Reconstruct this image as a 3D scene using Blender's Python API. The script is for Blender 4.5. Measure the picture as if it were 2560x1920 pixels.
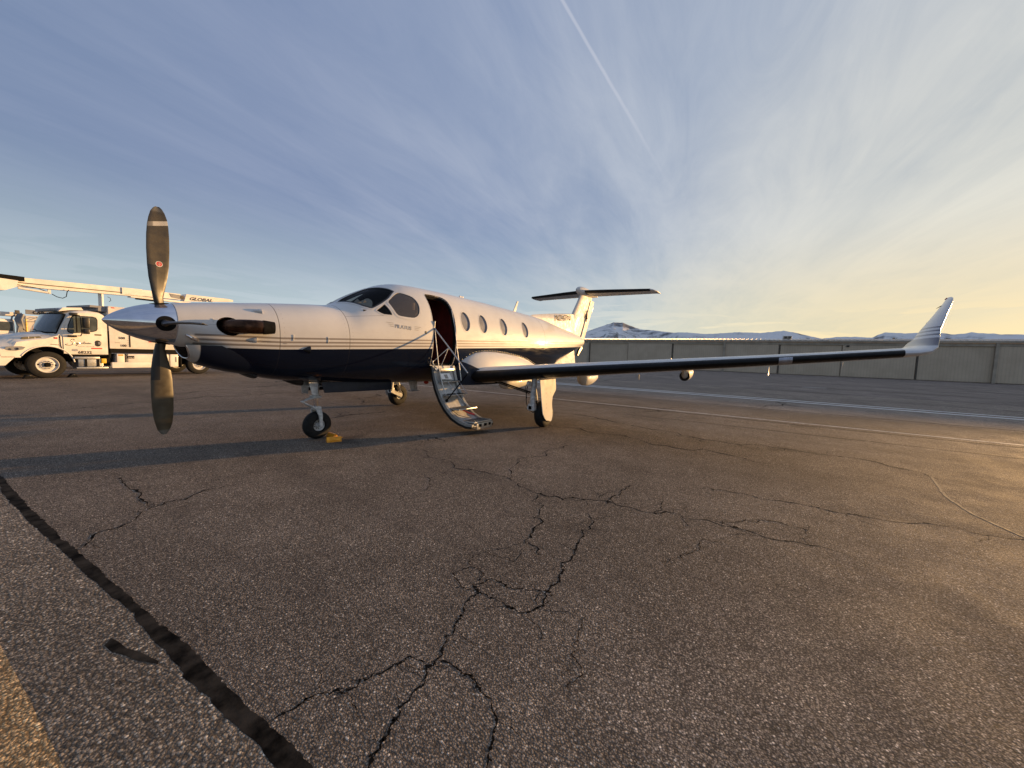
import bpy, bmesh, math, random
import numpy as np
from mathutils import Vector, Matrix
for o in list(bpy.data.objects): bpy.data.objects.remove(o)
SC = bpy.context.scene
COL = SC.collection
rnd = random.Random(7)

# ------------------------------------------------------------------ camera
cam_d = bpy.data.cameras.new('camera'); cam = bpy.data.objects.new('camera', cam_d); COL.objects.link(cam)
cam_d.sensor_fit = 'HORIZONTAL'; cam_d.sensor_width = 36.0; cam_d.lens = 938.18 / 2560 * 36
cam_d.clip_start = 0.05; cam_d.clip_end = 60000
YAW, PIT, ROL = 0.98291, -0.07611, 0.03248
def cam_axes(yaw, pitch, roll):
    cy, sy = math.cos(yaw), math.sin(yaw); cp, sp = math.cos(pitch), math.sin(pitch)
    f = Vector((sy * cp, cy * cp, sp)); r0 = Vector((cy, -sy, 0)); u0 = r0.cross(f)
    c, s = math.cos(roll), math.sin(roll)
    return c * r0 + s * u0, -s * r0 + c * u0, f
_r, _u, _f = cam_axes(YAW, PIT, ROL)
m = Matrix.Identity(4)
for i in range(3): m[i][0], m[i][1], m[i][2] = _r[i], _u[i], -_f[i]
m.translation = (-0.9218, -5.9388, 1.4443)
cam.matrix_world = m
SC.camera = cam

# ------------------------------------------------------------------ light, sky, exposure
SUN_AZ = math.radians(115.5)      # from +Y towards +X
SUN_EL = math.radians(4.8)
sd = Vector((math.sin(SUN_AZ) * math.cos(SUN_EL), math.cos(SUN_AZ) * math.cos(SUN_EL), math.sin(SUN_EL)))
sun_d = bpy.data.lights.new('sun', 'SUN'); sun = bpy.data.objects.new('sun', sun_d); COL.objects.link(sun)
sun_d.energy = 5.0; sun_d.angle = math.radians(0.55); sun_d.color = (1.0, 0.58, 0.23)
sun.rotation_euler = sd.to_track_quat('Z', 'Y').to_euler(); sun.location = (20, -10, 8)
vs = SC.view_settings
vs.view_transform = 'Standard'; vs.look = 'None'; vs.gamma = 1; vs.use_curve_mapping = False; vs.exposure = 0.62
SC.display_settings.display_device = 'sRGB'

def nd(nt, typ, ins=None, **kw):
    n = nt.nodes.new(typ)
    for k, v in kw.items(): setattr(n, k, v)
    for k, v in (ins or {}).items():
        s = n.inputs[k]
        if isinstance(v, bpy.types.NodeSocket): nt.links.new(v, s)
        else: s.default_value = v
    return n
def mth(nt, op, a, b=None, c=None, clamp=False):
    d = {0: a}
    if b is not None: d[1] = b
    if c is not None: d[2] = c
    return nd(nt, 'ShaderNodeMath', d, operation=op, use_clamp=clamp).outputs[0]
def vmt(nt, op, a, b=None):
    d = {0: a}
    if b is not None: d[1] = b
    n = nd(nt, 'ShaderNodeVectorMath', d, operation=op)
    return n.outputs['Value'] if op in ('DOT_PRODUCT', 'LENGTH') else n.outputs['Vector']
def mapr(nt, v, a, b, c=0.0, d=1.0, smooth=True):
    return nd(nt, 'ShaderNodeMapRange', {0: v, 1: a, 2: b, 3: c, 4: d}, interpolation_type='SMOOTHSTEP' if smooth else 'LINEAR').outputs[0]
def mix(nt, f, a, b, blend='MIX'):
    n = nt.nodes.new('ShaderNodeMix'); n.data_type = 'RGBA'; n.blend_type = blend
    for k, v in ((0, f), (6, a), (7, b)):
        if isinstance(v, bpy.types.NodeSocket): nt.links.new(v, n.inputs[k])
        else: n.inputs[k].default_value = (v if k == 0 or len(v) == 4 else (*v, 1))
    return n.outputs[2]
def ramp(nt, v, stops):
    n = nt.nodes.new('ShaderNodeValToRGB'); e = n.color_ramp.elements
    while len(e) > 1: e.remove(e[0])
    for i, (p, c) in enumerate(stops):
        el = e[0] if i == 0 else e.new(p)
        el.position = p; el.color = (*c, 1) if len(c) == 3 else c
    nt.links.new(v, n.inputs[0]); return n.outputs[0]
def noise(nt, vec, scale, detail=4, rough=.55, dist=0.0):
    return nd(nt, 'ShaderNodeTexNoise', {'Vector': vec, 'Scale': scale, 'Detail': detail, 'Roughness': rough, 'Distortion': dist}).outputs[0]

W = bpy.data.worlds.new('World'); SC.world = W; W.use_nodes = True
nt = W.node_tree; nt.nodes.clear()
sky = nd(nt, 'ShaderNodeTexSky', sky_type='NISHITA', sun_disc=False, sun_elevation=SUN_EL, sun_rotation=SUN_AZ,
         altitude=1300.0, air_density=1.0, dust_density=1.4, ozone_density=2.2)
tc = nd(nt, 'ShaderNodeTexCoord').outputs['Generated']
dirv = vmt(nt, 'NORMALIZE', tc)
sep = nd(nt, 'ShaderNodeSeparateXYZ', {0: dirv}); dz = sep.outputs[2]
zc = mth(nt, 'MAXIMUM', dz, 0.0)
# cirrus deck: the direction is projected on a flat layer; streaks run along azimuth 79 degrees
inv = mth(nt, 'DIVIDE', 1.0, mth(nt, 'ADD', zc, 0.07))
px = mth(nt, 'MULTIPLY', sep.outputs[0], inv); py = mth(nt, 'MULTIPLY', sep.outputs[1], inv)
A = math.radians(80)
along = mth(nt, 'ADD', mth(nt, 'MULTIPLY', px, math.sin(A)), mth(nt, 'MULTIPLY', py, math.cos(A)))
across = mth(nt, 'ADD', mth(nt, 'MULTIPLY', px, math.cos(A)), mth(nt, 'MULTIPLY', py, -math.sin(A)))
def pvec(sa, sc, off):
    return nd(nt, 'ShaderNodeCombineXYZ', {0: mth(nt, 'MULTIPLY_ADD', along, sa, off), 1: mth(nt, 'MULTIPLY_ADD', across, sc, off * .7), 2: off}).outputs[0]
n_str = noise(nt, pvec(.42, 1.7, 3.1), 1.0, 7, .60, 1.3)      # long streaks
n_pat = noise(nt, pvec(.34, .50, 8.4), 1.0, 4, .5, .3)      # where there is cloud at all
n_fin = noise(nt, pvec(1.4, 4.6, 1.7), 1.0, 6, .66, 1.5)     # fibres
n_lay = noise(nt, nd(nt, 'ShaderNodeCombineXYZ', {0: mth(nt, 'MULTIPLY', sep.outputs[0], 3.0), 1: mth(nt, 'MULTIPLY', sep.outputs[1], 3.0), 2: mth(nt, 'MULTIPLY', dz, 30.0)}).outputs[0], 1.0, 6, .6, .5)
sdot = vmt(nt, 'DOT_PRODUCT', dirv, tuple(sd))
sang = mapr(nt, sdot, -0.5, 1.0, 0, 1, False)
amount = mth(nt, 'ADD', mth(nt, 'ADD', mth(nt, 'MULTIPLY', n_str, .34), mth(nt, 'MULTIPLY', n_pat, .52)), mth(nt, 'MULTIPLY', n_fin, .14))
amount = mth(nt, 'ADD', amount, mth(nt, 'MULTIPLY', sang, .15))
mask = mapr(nt, amount, .36, .80)
low = mapr(nt, dz, 0.0, 0.32, 1.0, 0.0)
lay = mth(nt, 'MULTIPLY', mapr(nt, n_lay, .45, .56), low)
mask = mth(nt, 'MAXIMUM', mth(nt, 'MULTIPLY', mask, mth(nt, 'SUBTRACT', 1.0, mth(nt, 'MULTIPLY', low, .45))), mth(nt, 'MULTIPLY', lay, .9))
# colours of the thin cloud: lavender grey away from the sun, cream to yellow low down towards it
c_high = ramp(nt, sang, [(0.0, (.33, .39, .53)), (.35, (.38, .43, .57)), (.62, (.47, .52, .63)), (.82, (.60, .64, .70)), (1.0, (.84, .81, .70))])
c_low = ramp(nt, sang, [(0.0, (.62, .70, .72)), (.35, (.66, .74, .76)), (.65, (.76, .78, .72)), (.80, (.92, .88, .72)), (.93, (1.08, .90, .54)), (1.0, (1.14, .85, .40))])
c_cl = mix(nt, mapr(nt, dz, 0.0, 0.30), c_low, c_high)
# clear air between: blue overhead, pale teal at the horizon
a_high = ramp(nt, sang, [(0.0, (.20, .27, .43)), (.35, (.205, .28, .46)), (.65, (.235, .315, .50)), (.85, (.31, .385, .53)), (1.0, (.52, .56, .57))])
a_low = ramp(nt, sang, [(0.0, (.56, .66, .67)), (.4, (.58, .69, .71)), (.66, (.42, .56, .63)), (.84, (.46, .58, .62)), (1.0, (.76, .68, .46))])
c_air = mix(nt, mapr(nt, dz, 0.0, 0.36), a_low, a_high)
skyc = vmt(nt, 'MULTIPLY', sky.outputs[0], (.10, .10, .10))
c_air = mix(nt, .85, skyc, c_air)
col = mix(nt, mth(nt, 'MULTIPLY', mask, mapr(nt, sang, .2, .75, .62, .88)), c_air, c_cl)
# a thin old contrail
c1 = Vector((0.6616, 0.3564, 0.6597)); c2 = Vector((0.8433, 0.2510, 0.4752))
cn = c1.cross(c2).normalized(); ct = cn.cross(c1).normalized()
dd = mth(nt, 'ABSOLUTE', mth(nt, 'ADD', vmt(nt, 'DOT_PRODUCT', dirv, tuple(cn)), mth(nt, 'MULTIPLY', mth(nt, 'SUBTRACT', n_fin, .5), .006)))
band = mapr(nt, dd, 0.0008, 0.0045, 1.0, 0.0)
aa = vmt(nt, 'DOT_PRODUCT', dirv, tuple(ct))
fade = mth(nt, 'MULTIPLY', mapr(nt, aa, .12, .42, 1.0, 0.0), mapr(nt, aa, -.6, -.3, 0.0, 1.0))
col = mix(nt, mth(nt, 'MULTIPLY', mth(nt, 'MULTIPLY', band, fade), .42), col, (.62, .64, .72))
# below the horizon: the far ground's own tone
col = mix(nt, mapr(nt, dz, -.02, 0.0, 1.0, 0.0), col, (.12, .11, .10))
col10 = vmt(nt, 'MULTIPLY', col, (6.6, 6.6, 6.6))
bg = nd(nt, 'ShaderNodeBackground', {'Color': col10, 'Strength': 0.1})
out = nd(nt, 'ShaderNodeOutputWorld'); nt.links.new(bg.outputs[0], out.inputs[0])

# ------------------------------------------------------------------ mesh helpers
class MB:
    def __init__(s): s.v = []; s.f = []; s.m = []
    def add(s, v, f, mi=0):
        b = len(s.v); s.v += [tuple(map(float, p)) for p in v]; s.f += [tuple(i + b for i in q) for q in f]; s.m += [mi] * len(f); return s
    def box(s, x0, x1, y0, y1, z0, z1, mi=0, bev=0.0):
        if bev <= 0:
            v = [(x, y, z) for x in (x0, x1) for y in (y0, y1) for z in (z0, z1)]
            return s.add(v, [(0, 1, 3, 2), (4, 6, 7, 5), (0, 4, 5, 1), (2, 3, 7, 6), (0, 2, 6, 4), (1, 5, 7, 3)], mi)
        bm = bmesh.new(); bmesh.ops.create_cube(bm, size=1)
        for q in bm.verts: q.co = ((x0 + x1) / 2 + q.co.x * (x1 - x0), (y0 + y1) / 2 + q.co.y * (y1 - y0), (z0 + z1) / 2 + q.co.z * (z1 - z0))
        bmesh.ops.bevel(bm, geom=list(bm.edges), offset=bev, segments=2, profile=.6, affect='EDGES')
        bm.verts.index_update()
        v = [q.co[:] for q in bm.verts]; f = [[w.index for w in q.verts] for q in bm.faces]; bm.free()
        return s.add(v, f, mi)
    def tube(s, pts, r, n=8, mi=0, cap=True):
        P = [Vector(p) for p in pts]; rs = r if hasattr(r, '__len__') else [r] * len(P)
        T = [(P[min(i + 1, len(P) - 1)] - P[max(i - 1, 0)]).normalized() for i in range(len(P))]
        up = Vector((0, 0, 1)) if abs(T[0].z) < .9 else Vector((1, 0, 0))
        N = (up - T[0] * up.dot(T[0])).normalized(); v = []
        for i, p in enumerate(P):
            N = (N - T[i] * N.dot(T[i])).normalized(); B = T[i].cross(N)
            for k in range(n):
                a = 2 * math.pi * k / n; v.append(p + (N * math.cos(a) + B * math.sin(a)) * rs[i])
        f = [(i * n + k, i * n + (k + 1) % n, (i + 1) * n + (k + 1) % n, (i + 1) * n + k) for i in range(len(P) - 1) for k in range(n)]
        if cap: f += [tuple(range(n))[::-1], tuple((len(P) - 1) * n + k for k in range(n))]
        return s.add(v, f, mi)
    def lathe(s, prof, org, axis, n=32, mi=0, closed=False, cap=False):
        """prof: list of (a, r) : a along the axis, r radius"""
        ax = Vector(axis).normalized(); up = Vector((0, 0, 1)) if abs(ax.z) < .9 else Vector((1, 0, 0))
        N = (up - ax * up.dot(ax)).normalized(); B = ax.cross(N); O = Vector(org); v = []
        for a, r in prof:
            for k in range(n):
                t = 2 * math.pi * k / n; v.append(O + ax * a + (N * math.cos(t) + B * math.sin(t)) * r)
        L = len(prof); f = []
        for i in range(L if closed else L - 1):
            j = (i + 1) % L
            f += [(i * n + k, i * n + (k + 1) % n, j * n + (k + 1) % n, j * n + k) for k in range(n)]
        if cap: f += [tuple(range(n))[::-1], tuple((L - 1) * n + k for k in range(n))]
        return s.add(v, f, mi)
    def prism(s, poly, d0, d1, plane='xz', mi=0):
        """polygon extruded; plane xz -> along y, xy -> along z, yz -> along x"""
        mk = {'xz': lambda a, b, d: (a, d, b), 'xy': lambda a, b, d: (a, b, d), 'yz': lambda a, b, d: (d, a, b)}[plane]
        n = len(poly); v = [mk(a, b, d0) for a, b in poly] + [mk(a, b, d1) for a, b in poly]
        f = [tuple(range(n)), tuple(range(n, 2 * n))[::-1]] + [(i, (i + 1) % n, n + (i + 1) % n, n + i) for i in range(n)]
        return s.add(v, f, mi)
    def loft(s, secs, closed=True, cap=True, mi=0):
        n = len(secs[0]); v = [p for q in secs for p in q]; f = []
        for i in range(len(secs) - 1):
            for k in range(n if closed else n - 1):
                f.append((i * n + k, i * n + (k + 1) % n, (i + 1) * n + (k + 1) % n, (i + 1) * n + k))
        if cap: f += [tuple(range(n))[::-1], tuple((len(secs) - 1) * n + k for k in range(n))]
        return s.add(v, f, mi)
    def build(s, name, mats, parent=None, ang=35, smooth=True, kind=None, fix=True):
        me = bpy.data.meshes.new(name); me.from_pydata(s.v, [], s.f)
        mats = mats if isinstance(mats, (list, tuple)) else [mats]
        for q in mats: me.materials.append(q)
        if len(mats) > 1: me.polygons.foreach_set('material_index', s.m)
        if fix:
            bm = bmesh.new(); bm.from_mesh(me); bmesh.ops.recalc_face_normals(bm, faces=bm.faces); bm.to_mesh(me); bm.free()
        if smooth:
            me.polygons.foreach_set('use_smooth', [True] * len(me.polygons)); me.set_sharp_from_angle(angle=math.radians(ang))
        me.update()
        o = bpy.data.objects.new(name, me); COL.objects.link(o)
        if parent is not None: put(o, parent)
        if kind: o['kind'] = kind
        return o
def put(o, parent):
    o.parent = parent
    o.matrix_parent_inverse = parent.matrix_world.inverted() if parent.get('world') else Matrix.Identity(4)
def empty(name, loc, label, cat, rz=0, group=None, world=False):
    o = bpy.data.objects.new(name, None); COL.objects.link(o); o.location = loc; o.rotation_euler = (0, 0, rz)
    o.empty_display_size = .3
    o['label'] = label; o['category'] = cat
    if group: o['group'] = group
    if world: o['world'] = 1
    bpy.context.view_layer.update()
    return o
def tag(o, label, cat, group=None):
    o['label'] = label; o['category'] = cat
    if group: o['group'] = group
    return o
def outward(o, ctr=(0, 0)):
    p = o.data.polygons; d = sum(q.normal.y * (q.center.y - ctr[0]) + q.normal.z * (q.center.z - 1.7) for q in p)
    if d < 0: o.data.flip_normals()
    return o
def text(body, size, fn, name, mat, parent, extrude=0.0, outline=0.0, bold=0.0, spacing=1.0, shear=0.0, align='LEFT', dense=False):
    c = bpy.data.curves.new('t', 'FONT'); c.body = body; c.size = size; c.extrude = extrude; c.space_character = spacing; c.shear = shear; c.align_x = align; c.offset = bold
    if outline: c.fill_mode = 'NONE'; c.bevel_depth = outline; c.bevel_resolution = 0
    c.resolution_u = 3
    t = bpy.data.objects.new('t', c); COL.objects.link(t); bpy.context.view_layer.update()
    me = bpy.data.meshes.new_from_object(t.evaluated_get(bpy.context.evaluated_depsgraph_get()))
    bpy.data.objects.remove(t)
    for v in me.vertices: v.co = fn(v.co.x, v.co.y, v.co.z)
    me.materials.clear(); me.materials.append(mat); me.name = name
    o = bpy.data.objects.new(name, me); COL.objects.link(o)
    if parent is not None: put(o, parent)
    return o

# ------------------------------------------------------------------ materials
def new(name):
    m = bpy.data.materials.new(name); m.use_nodes = True; nt = m.node_tree; nt.nodes.clear()
    b = nd(nt, 'ShaderNodeBsdfPrincipled'); o = nd(nt, 'ShaderNodeOutputMaterial'); nt.links.new(b.outputs[0], o.inputs[0])
    return m, nt, b
def setc(nt, b, key, v):
    s = b.inputs[key]
    if isinstance(v, bpy.types.NodeSocket): nt.links.new(v, s)
    else: s.default_value = v if not isinstance(v, tuple) or len(v) != 3 else (*v, 1)
def plain(name, colr, rough=.5, metal=0.0, coat=0.0, var=.12, scale=6.0, bump=0.0, bscale=60.0, rvar=.1, spec=.5):
    """plain painted / metal / rubber surface with grime in colour and gloss"""
    m, nt, b = new(name)
    co = nd(nt, 'ShaderNodeTexCoord').outputs['Object']
    n1 = noise(nt, co, scale, 5, .6)
    dark = tuple(x * (1 - var * 1.6) for x in colr); lite = tuple(min(1, x * (1 + var * .6)) for x in colr)
    setc(nt, b, 'Base Color', mix(nt, mapr(nt, n1, .3, .7), dark, lite))
    n2 = noise(nt, co, scale * 3.1, 4, .6)
    setc(nt, b, 'Roughness', mapr(nt, n2, .3, .7, max(.02, rough - rvar), min(1, rough + rvar)))
    b.inputs['Metallic'].default_value = metal; b.inputs['Coat Weight'].default_value = coat; b.inputs['Coat Roughness'].default_value = .06; b.inputs['Specular IOR Level'].default_value = spec
    if bump:
        bn = nd(nt, 'ShaderNodeBump', {'Height': noise(nt, co, bscale, 3, .6), 'Strength': bump, 'Distance': .002})
        nt.links.new(bn.outputs[0], b.inputs['Normal'])
    return m
MT = {}
MT['chrome'] = plain('polished_metal', (.72, .72, .75), .09, 1.0, 0, .05, 9, rvar=.04)
MT['steel'] = plain('steel', (.45, .45, .46), .3, 1.0, 0, .15, 30)
MT['gear_white'] = plain('gear_white_paint', (.60, .60, .58), .38, 0, .2, .25, 14)
MT['rubber'] = plain('tyre_rubber', (.013, .013, .013), .75, 0, 0, .3, 20, .25, 120, spec=.3)
MT['black'] = plain('black_paint', (.012, .012, .013), .4, 0, 0, .2, 12)
MT['flat_black'] = plain('flat_black', (.006, .006, .006), .85, 0, 0, .2, 12, spec=.2)
MT['boot'] = plain('deicer_rubber', (.008, .008, .008), .45, 0, 0, .35, 7, .1, 40, .1, spec=.22)
MT['white'] = plain('white_paint', (.62, .61, .59), .5, 0, .25, .08, 3, spec=.2)
MT['grey_metal'] = plain('grey_painted_metal', (.33, .34, .33), .45, .3, 0, .15, 12)
MT['alu'] = plain('worn_aluminium', (.50, .51, .51), .38, .85, 0, .15, 22)
MT['interior'] = plain('cabin_lining', (.20, .022, .016), .8, 0, 0, .25, 5)
MT['leather'] = plain('seat_leather', (.10, .05, .035), .6, 0, 0, .2, 8)
MT['exhaust'] = plain('heat_stained_exhaust', (.085, .042, .024), .38, .85, 0, .45, 9, .1, 40)
MT['orange'] = plain('orange_rubber_chock', (.95, .38, .015), .55, 0, 0, .2, 18, .2, 60)
MT['red'] = plain('red_plastic', (.55, .03, .015), .35, 0, .3, .1, 10)
MT['amber'] = plain('amber_plastic', (.85, .30, .01), .35, 0, .3, .1, 10)
MT['yellow'] = plain('yellow_paint', (.75, .48, .03), .45, 0, .2, .15, 10)
MT['grey_letter'] = plain('grey_lettering', (.20, .19, .18), .35, .3, .3, .1, 10)
MT['faint_letter'] = plain('faint_lettering', (.36, .34, .31), .5, 0, 0, .1, 10, spec=.2)
MT['dark_letter'] = plain('dark_lettering', (.015, .016, .02), .7, 0, 0, .1, 10, spec=.15)
MT['blue_letter'] = plain('blue_black_lettering', (.015, .025, .06), .4, 0, .2, .1, 10)
MT['shade'] = plain('window_shade', (.26, .265, .30), .6, 0, 0, .12, 4)
MT['paper'] = plain('white_paper', (.85, .84, .80), .7, 0, 0, .05, 4)
MT['silver'] = plain('silver_panel', (.42, .43, .47), .35, .6, 0, .15, 12)
MT['truck_white'] = plain('truck_white_paint', (.80, .77, .71), .35, 0, .35, .12, 1.6, spec=.3)
MT['truck_grey'] = plain('truck_grey_plastic', (.22, .23, .25), .5, 0, 0, .12, 8)
MT['olive'] = plain('olive_vent_mesh', (.12, .11, .07), .6, 0, 0, .2, 30)
def glass(name, tint, trans, rough=.02, body=(.01, .011, .012)):
    m = bpy.data.materials.new(name); m.use_nodes = True; nt = m.node_tree; nt.nodes.clear()
    g = nd(nt, 'ShaderNodeBsdfPrincipled', {'Base Color': (*body, 1), 'Roughness': rough, 'IOR': 1.5})
    t = nd(nt, 'ShaderNodeBsdfTransparent', {'Color': (*tint, 1)})
    g_ = nd(nt, 'ShaderNodeNewGeometry'); ci = mth(nt, 'ABSOLUTE', vmt(nt, 'DOT_PRODUCT', g_.outputs['Normal'], g_.outputs['Incoming'])); fr = mth(nt, 'MULTIPLY_ADD', mth(nt, 'POWER', mth(nt, 'SUBTRACT', 1.0, ci, clamp=True), 5.0), .96, .04)
    mx = nd(nt, 'ShaderNodeMixShader', {0: mth(nt, 'MAXIMUM', mth(nt, 'SUBTRACT', 1.0, trans), fr), 1: t.outputs[0], 2: g.outputs[0]})
    o = nd(nt, 'ShaderNodeOutputMaterial'); nt.links.new(mx.outputs[0], o.inputs[0]); return m
MT['glass_side'] = glass('tinted_side_window', (.50, .50, .52), .38, .04, (.10, .095, .10))
MT['glass_dark'] = glass('tinted_windshield', (.50, .52, .53), .80)
MT['glass'] = glass('cabin_window_glass', (.90, .92, .95), .9)
MT['glass_truck'] = glass('truck_glass', (.55, .62, .60), .7)
# ------------------------------------------------------------------ fuselage surface
def hermite(xs, ys):
    xs = np.array(xs, float); ys = np.array(ys, float); d = np.diff(ys) / np.diff(xs); m = np.zeros(len(xs)); m[0] = d[0]; m[-1] = d[-1]
    for i in range(1, len(xs) - 1):
        if d[i - 1] * d[i] > 0:
            w1 = 2 * (xs[i + 1] - xs[i]) + (xs[i] - xs[i - 1]); w2 = (xs[i + 1] - xs[i]) + 2 * (xs[i] - xs[i - 1]); m[i] = (w1 + w2) / (w1 / d[i - 1] + w2 / d[i])
    def f(x):
        x = min(max(x, xs[0]), xs[-1]); i = min(max(int(np.searchsorted(xs, x, side='right')) - 1, 0), len(xs) - 2)
        h = xs[i + 1] - xs[i]; t = (x - xs[i]) / h
        return float((2 * t**3 - 3 * t * t + 1) * ys[i] + (t**3 - 2 * t * t + t) * h * m[i] + (-2 * t**3 + 3 * t * t) * ys[i + 1] + (t**3 - t * t) * h * m[i + 1])
    return f
ZT = hermite([.57, .74, 1.1, 1.58, 2.14, 2.45, 2.60, 2.72, 3.23, 3.5, 3.75, 4.15, 4.92, 5.9, 7.13, 8.07, 9.05, 9.78, 10.6, 11.56, 12.5, 12.75], [1.935, 1.962, 2.007, 2.065, 2.122, 2.15, 2.195, 2.28, 2.54, 2.648, 2.70, 2.722, 2.726, 2.714, 2.68, 2.645, 2.60, 2.52, 2.44, 2.355, 2.24, 2.20])
ZB = hermite([.57, .80, 1.08, 1.45, 1.9, 2.4, 3.2, 4.7, 7.8, 8.6, 9.4, 10.3, 11.1, 11.94, 12.6, 12.75], [1.44, 1.37, 1.20, 1.03, .955, .92, .87, .84, .84, .90, 1.04, 1.26, 1.48, 1.72, 1.86, 1.90])
WW = hermite([.57, 1.0, 1.5, 2.0, 2.5, 3.0, 3.5, 4.0, 4.5, 7.9, 8.6, 9.4, 10.3, 11.2, 12.0, 12.6, 12.75], [.27, .38, .49, .585, .665, .73, .785, .82, .83, .83, .80, .72, .59, .44, .29, .16, .12])
ZC = hermite([.57, 1.2, 2.0, 3.0, 4.0, 8, 10, 12, 12.75], [1.69, 1.60, 1.60, 1.62, 1.70, 1.72, 1.85, 1.98, 2.04])
NT = hermite([.57, 1.0, 2.0, 2.6, 3.3, 4.2, 12.7], [2.0, 2.1, 2.3, 2.15, 2.1, 2.25, 2.2])
NB = hermite([.57, 1.0, 2.0, 12.7], [2.0, 2.1, 2.35, 2.3])
def S(x, th, inset=0.0):
    c, s = math.cos(th), math.sin(th); n = NT(x) if c >= 0 else NB(x)
    h = (ZT(x) - ZC(x) if c >= 0 else ZC(x) - ZB(x)) - inset
    return Vector((x, -(WW(x) - inset) * math.copysign(abs(s) ** (2 / n), s), ZC(x) + h * math.copysign(abs(c) ** (2 / n), c)))
def SN(x, th):
    e = 1e-3; a = S(x + e, th) - S(x - e, th); b = S(x, th + e) - S(x, th - e); n = a.cross(b).normalized()
    p = S(x, th) - Vector((x, 0, ZC(x))); return n if n.dot(p) > 0 else -n
def SO(x, th, off): return S(x, th) + SN(x, th) * off
def side_y(x, z):
    z0 = ZC(x); up = z >= z0; n = NT(x) if up else NB(x); h = ZT(x) - z0 if up else z0 - ZB(x)
    return WW(x) * max(0.0, 1 - min(1, abs((z - z0) / h)) ** n) ** (1 / n)
def th_of(x, z, sgn=1):
    y = side_y(x, z); z0 = ZC(x); up = z >= z0; n = NT(x) if up else NB(x); h = ZT(x) - z0 if up else z0 - ZB(x)
    a = abs(y / WW(x)) ** (n / 2); b = abs((z - z0) / h) ** (n / 2); return sgn * math.atan2(a, b if up else -b)
def resample(pts, n):
    P = np.array(pts + [pts[0]], float); sc = P * np.array([1.0, .8]); d = np.r_[0, np.cumsum(np.hypot(*np.diff(sc, axis=0).T))]
    t = np.linspace(0, d[-1], n, endpoint=False); return list(zip(np.interp(t, d, P[:, 0]), np.interp(t, d, P[:, 1])))
def smooth_loop(pts, it=2, k=.2):
    P = [tuple(p) for p in pts]
    for _ in range(it):
        Q = []
        for i in range(len(P)):
            a, b = P[i], P[(i + 1) % len(P)]; Q += [(a[0] * (1 - k) + b[0] * k, a[1] * (1 - k) + b[1] * k), (a[0] * k + b[0] * (1 - k), a[1] * k + b[1] * (1 - k))]
        P = Q
    return P
def grow(pts, d):
    cx = sum(p[0] for p in pts) / len(pts); cy = sum(p[1] for p in pts) / len(pts); o = []
    for x, t in pts:
        a, b = x - cx, (t - cy) * .8; l = math.hypot(a, b); o.append((x + a / l * d, t + b / l * d / .8))
    return o
def patch(mb, loop, off, rings=5, mi=0, flip=False):
    cx = sum(p[0] for p in loop) / len(loop); cy = sum(p[1] for p in loop) / len(loop); v = []; n = len(loop)
    for r in range(rings):
        k = 1 - r / rings
        v += [SO(cx + (x - cx) * k, cy + (t - cy) * k, off) for x, t in loop]
    v.append(SO(cx, cy, off)); f = []
    for r in range(rings - 1): f += [(r * n + i, r * n + (i + 1) % n, (r + 1) * n + (i + 1) % n, (r + 1) * n + i) for i in range(n)]
    f += [((rings - 1) * n + i, (rings - 1) * n + (i + 1) % n, rings * n) for i in range(n)]
    return mb.add(v, f, mi)
def cutter(loop, o1, o0, mi=0):
    mb = MB(); patch(mb, loop, o1); k = len(mb.v); patch(mb, loop, o0); n = len(loop)
    mb.f += [(i, (i + 1) % n, k + (i + 1) % n, k + i) for i in range(n)]; mb.m = [mi] * len(mb.f); return mb
def ring(mb, inner, outer, off, lip=.02, mi=0):
    n = len(inner); v = [SO(*p, -lip) for p in inner] + [SO(*p, off) for p in inner] + [SO(*p, off) for p in outer] + [SO(*p, -.003) for p in outer]
    f = []
    for j in range(3): f += [(j * n + i, j * n + (i + 1) % n, (j + 1) * n + (i + 1) % n, (j + 1) * n + i) for i in range(n)]
    return mb.add(v, f, mi)

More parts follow.
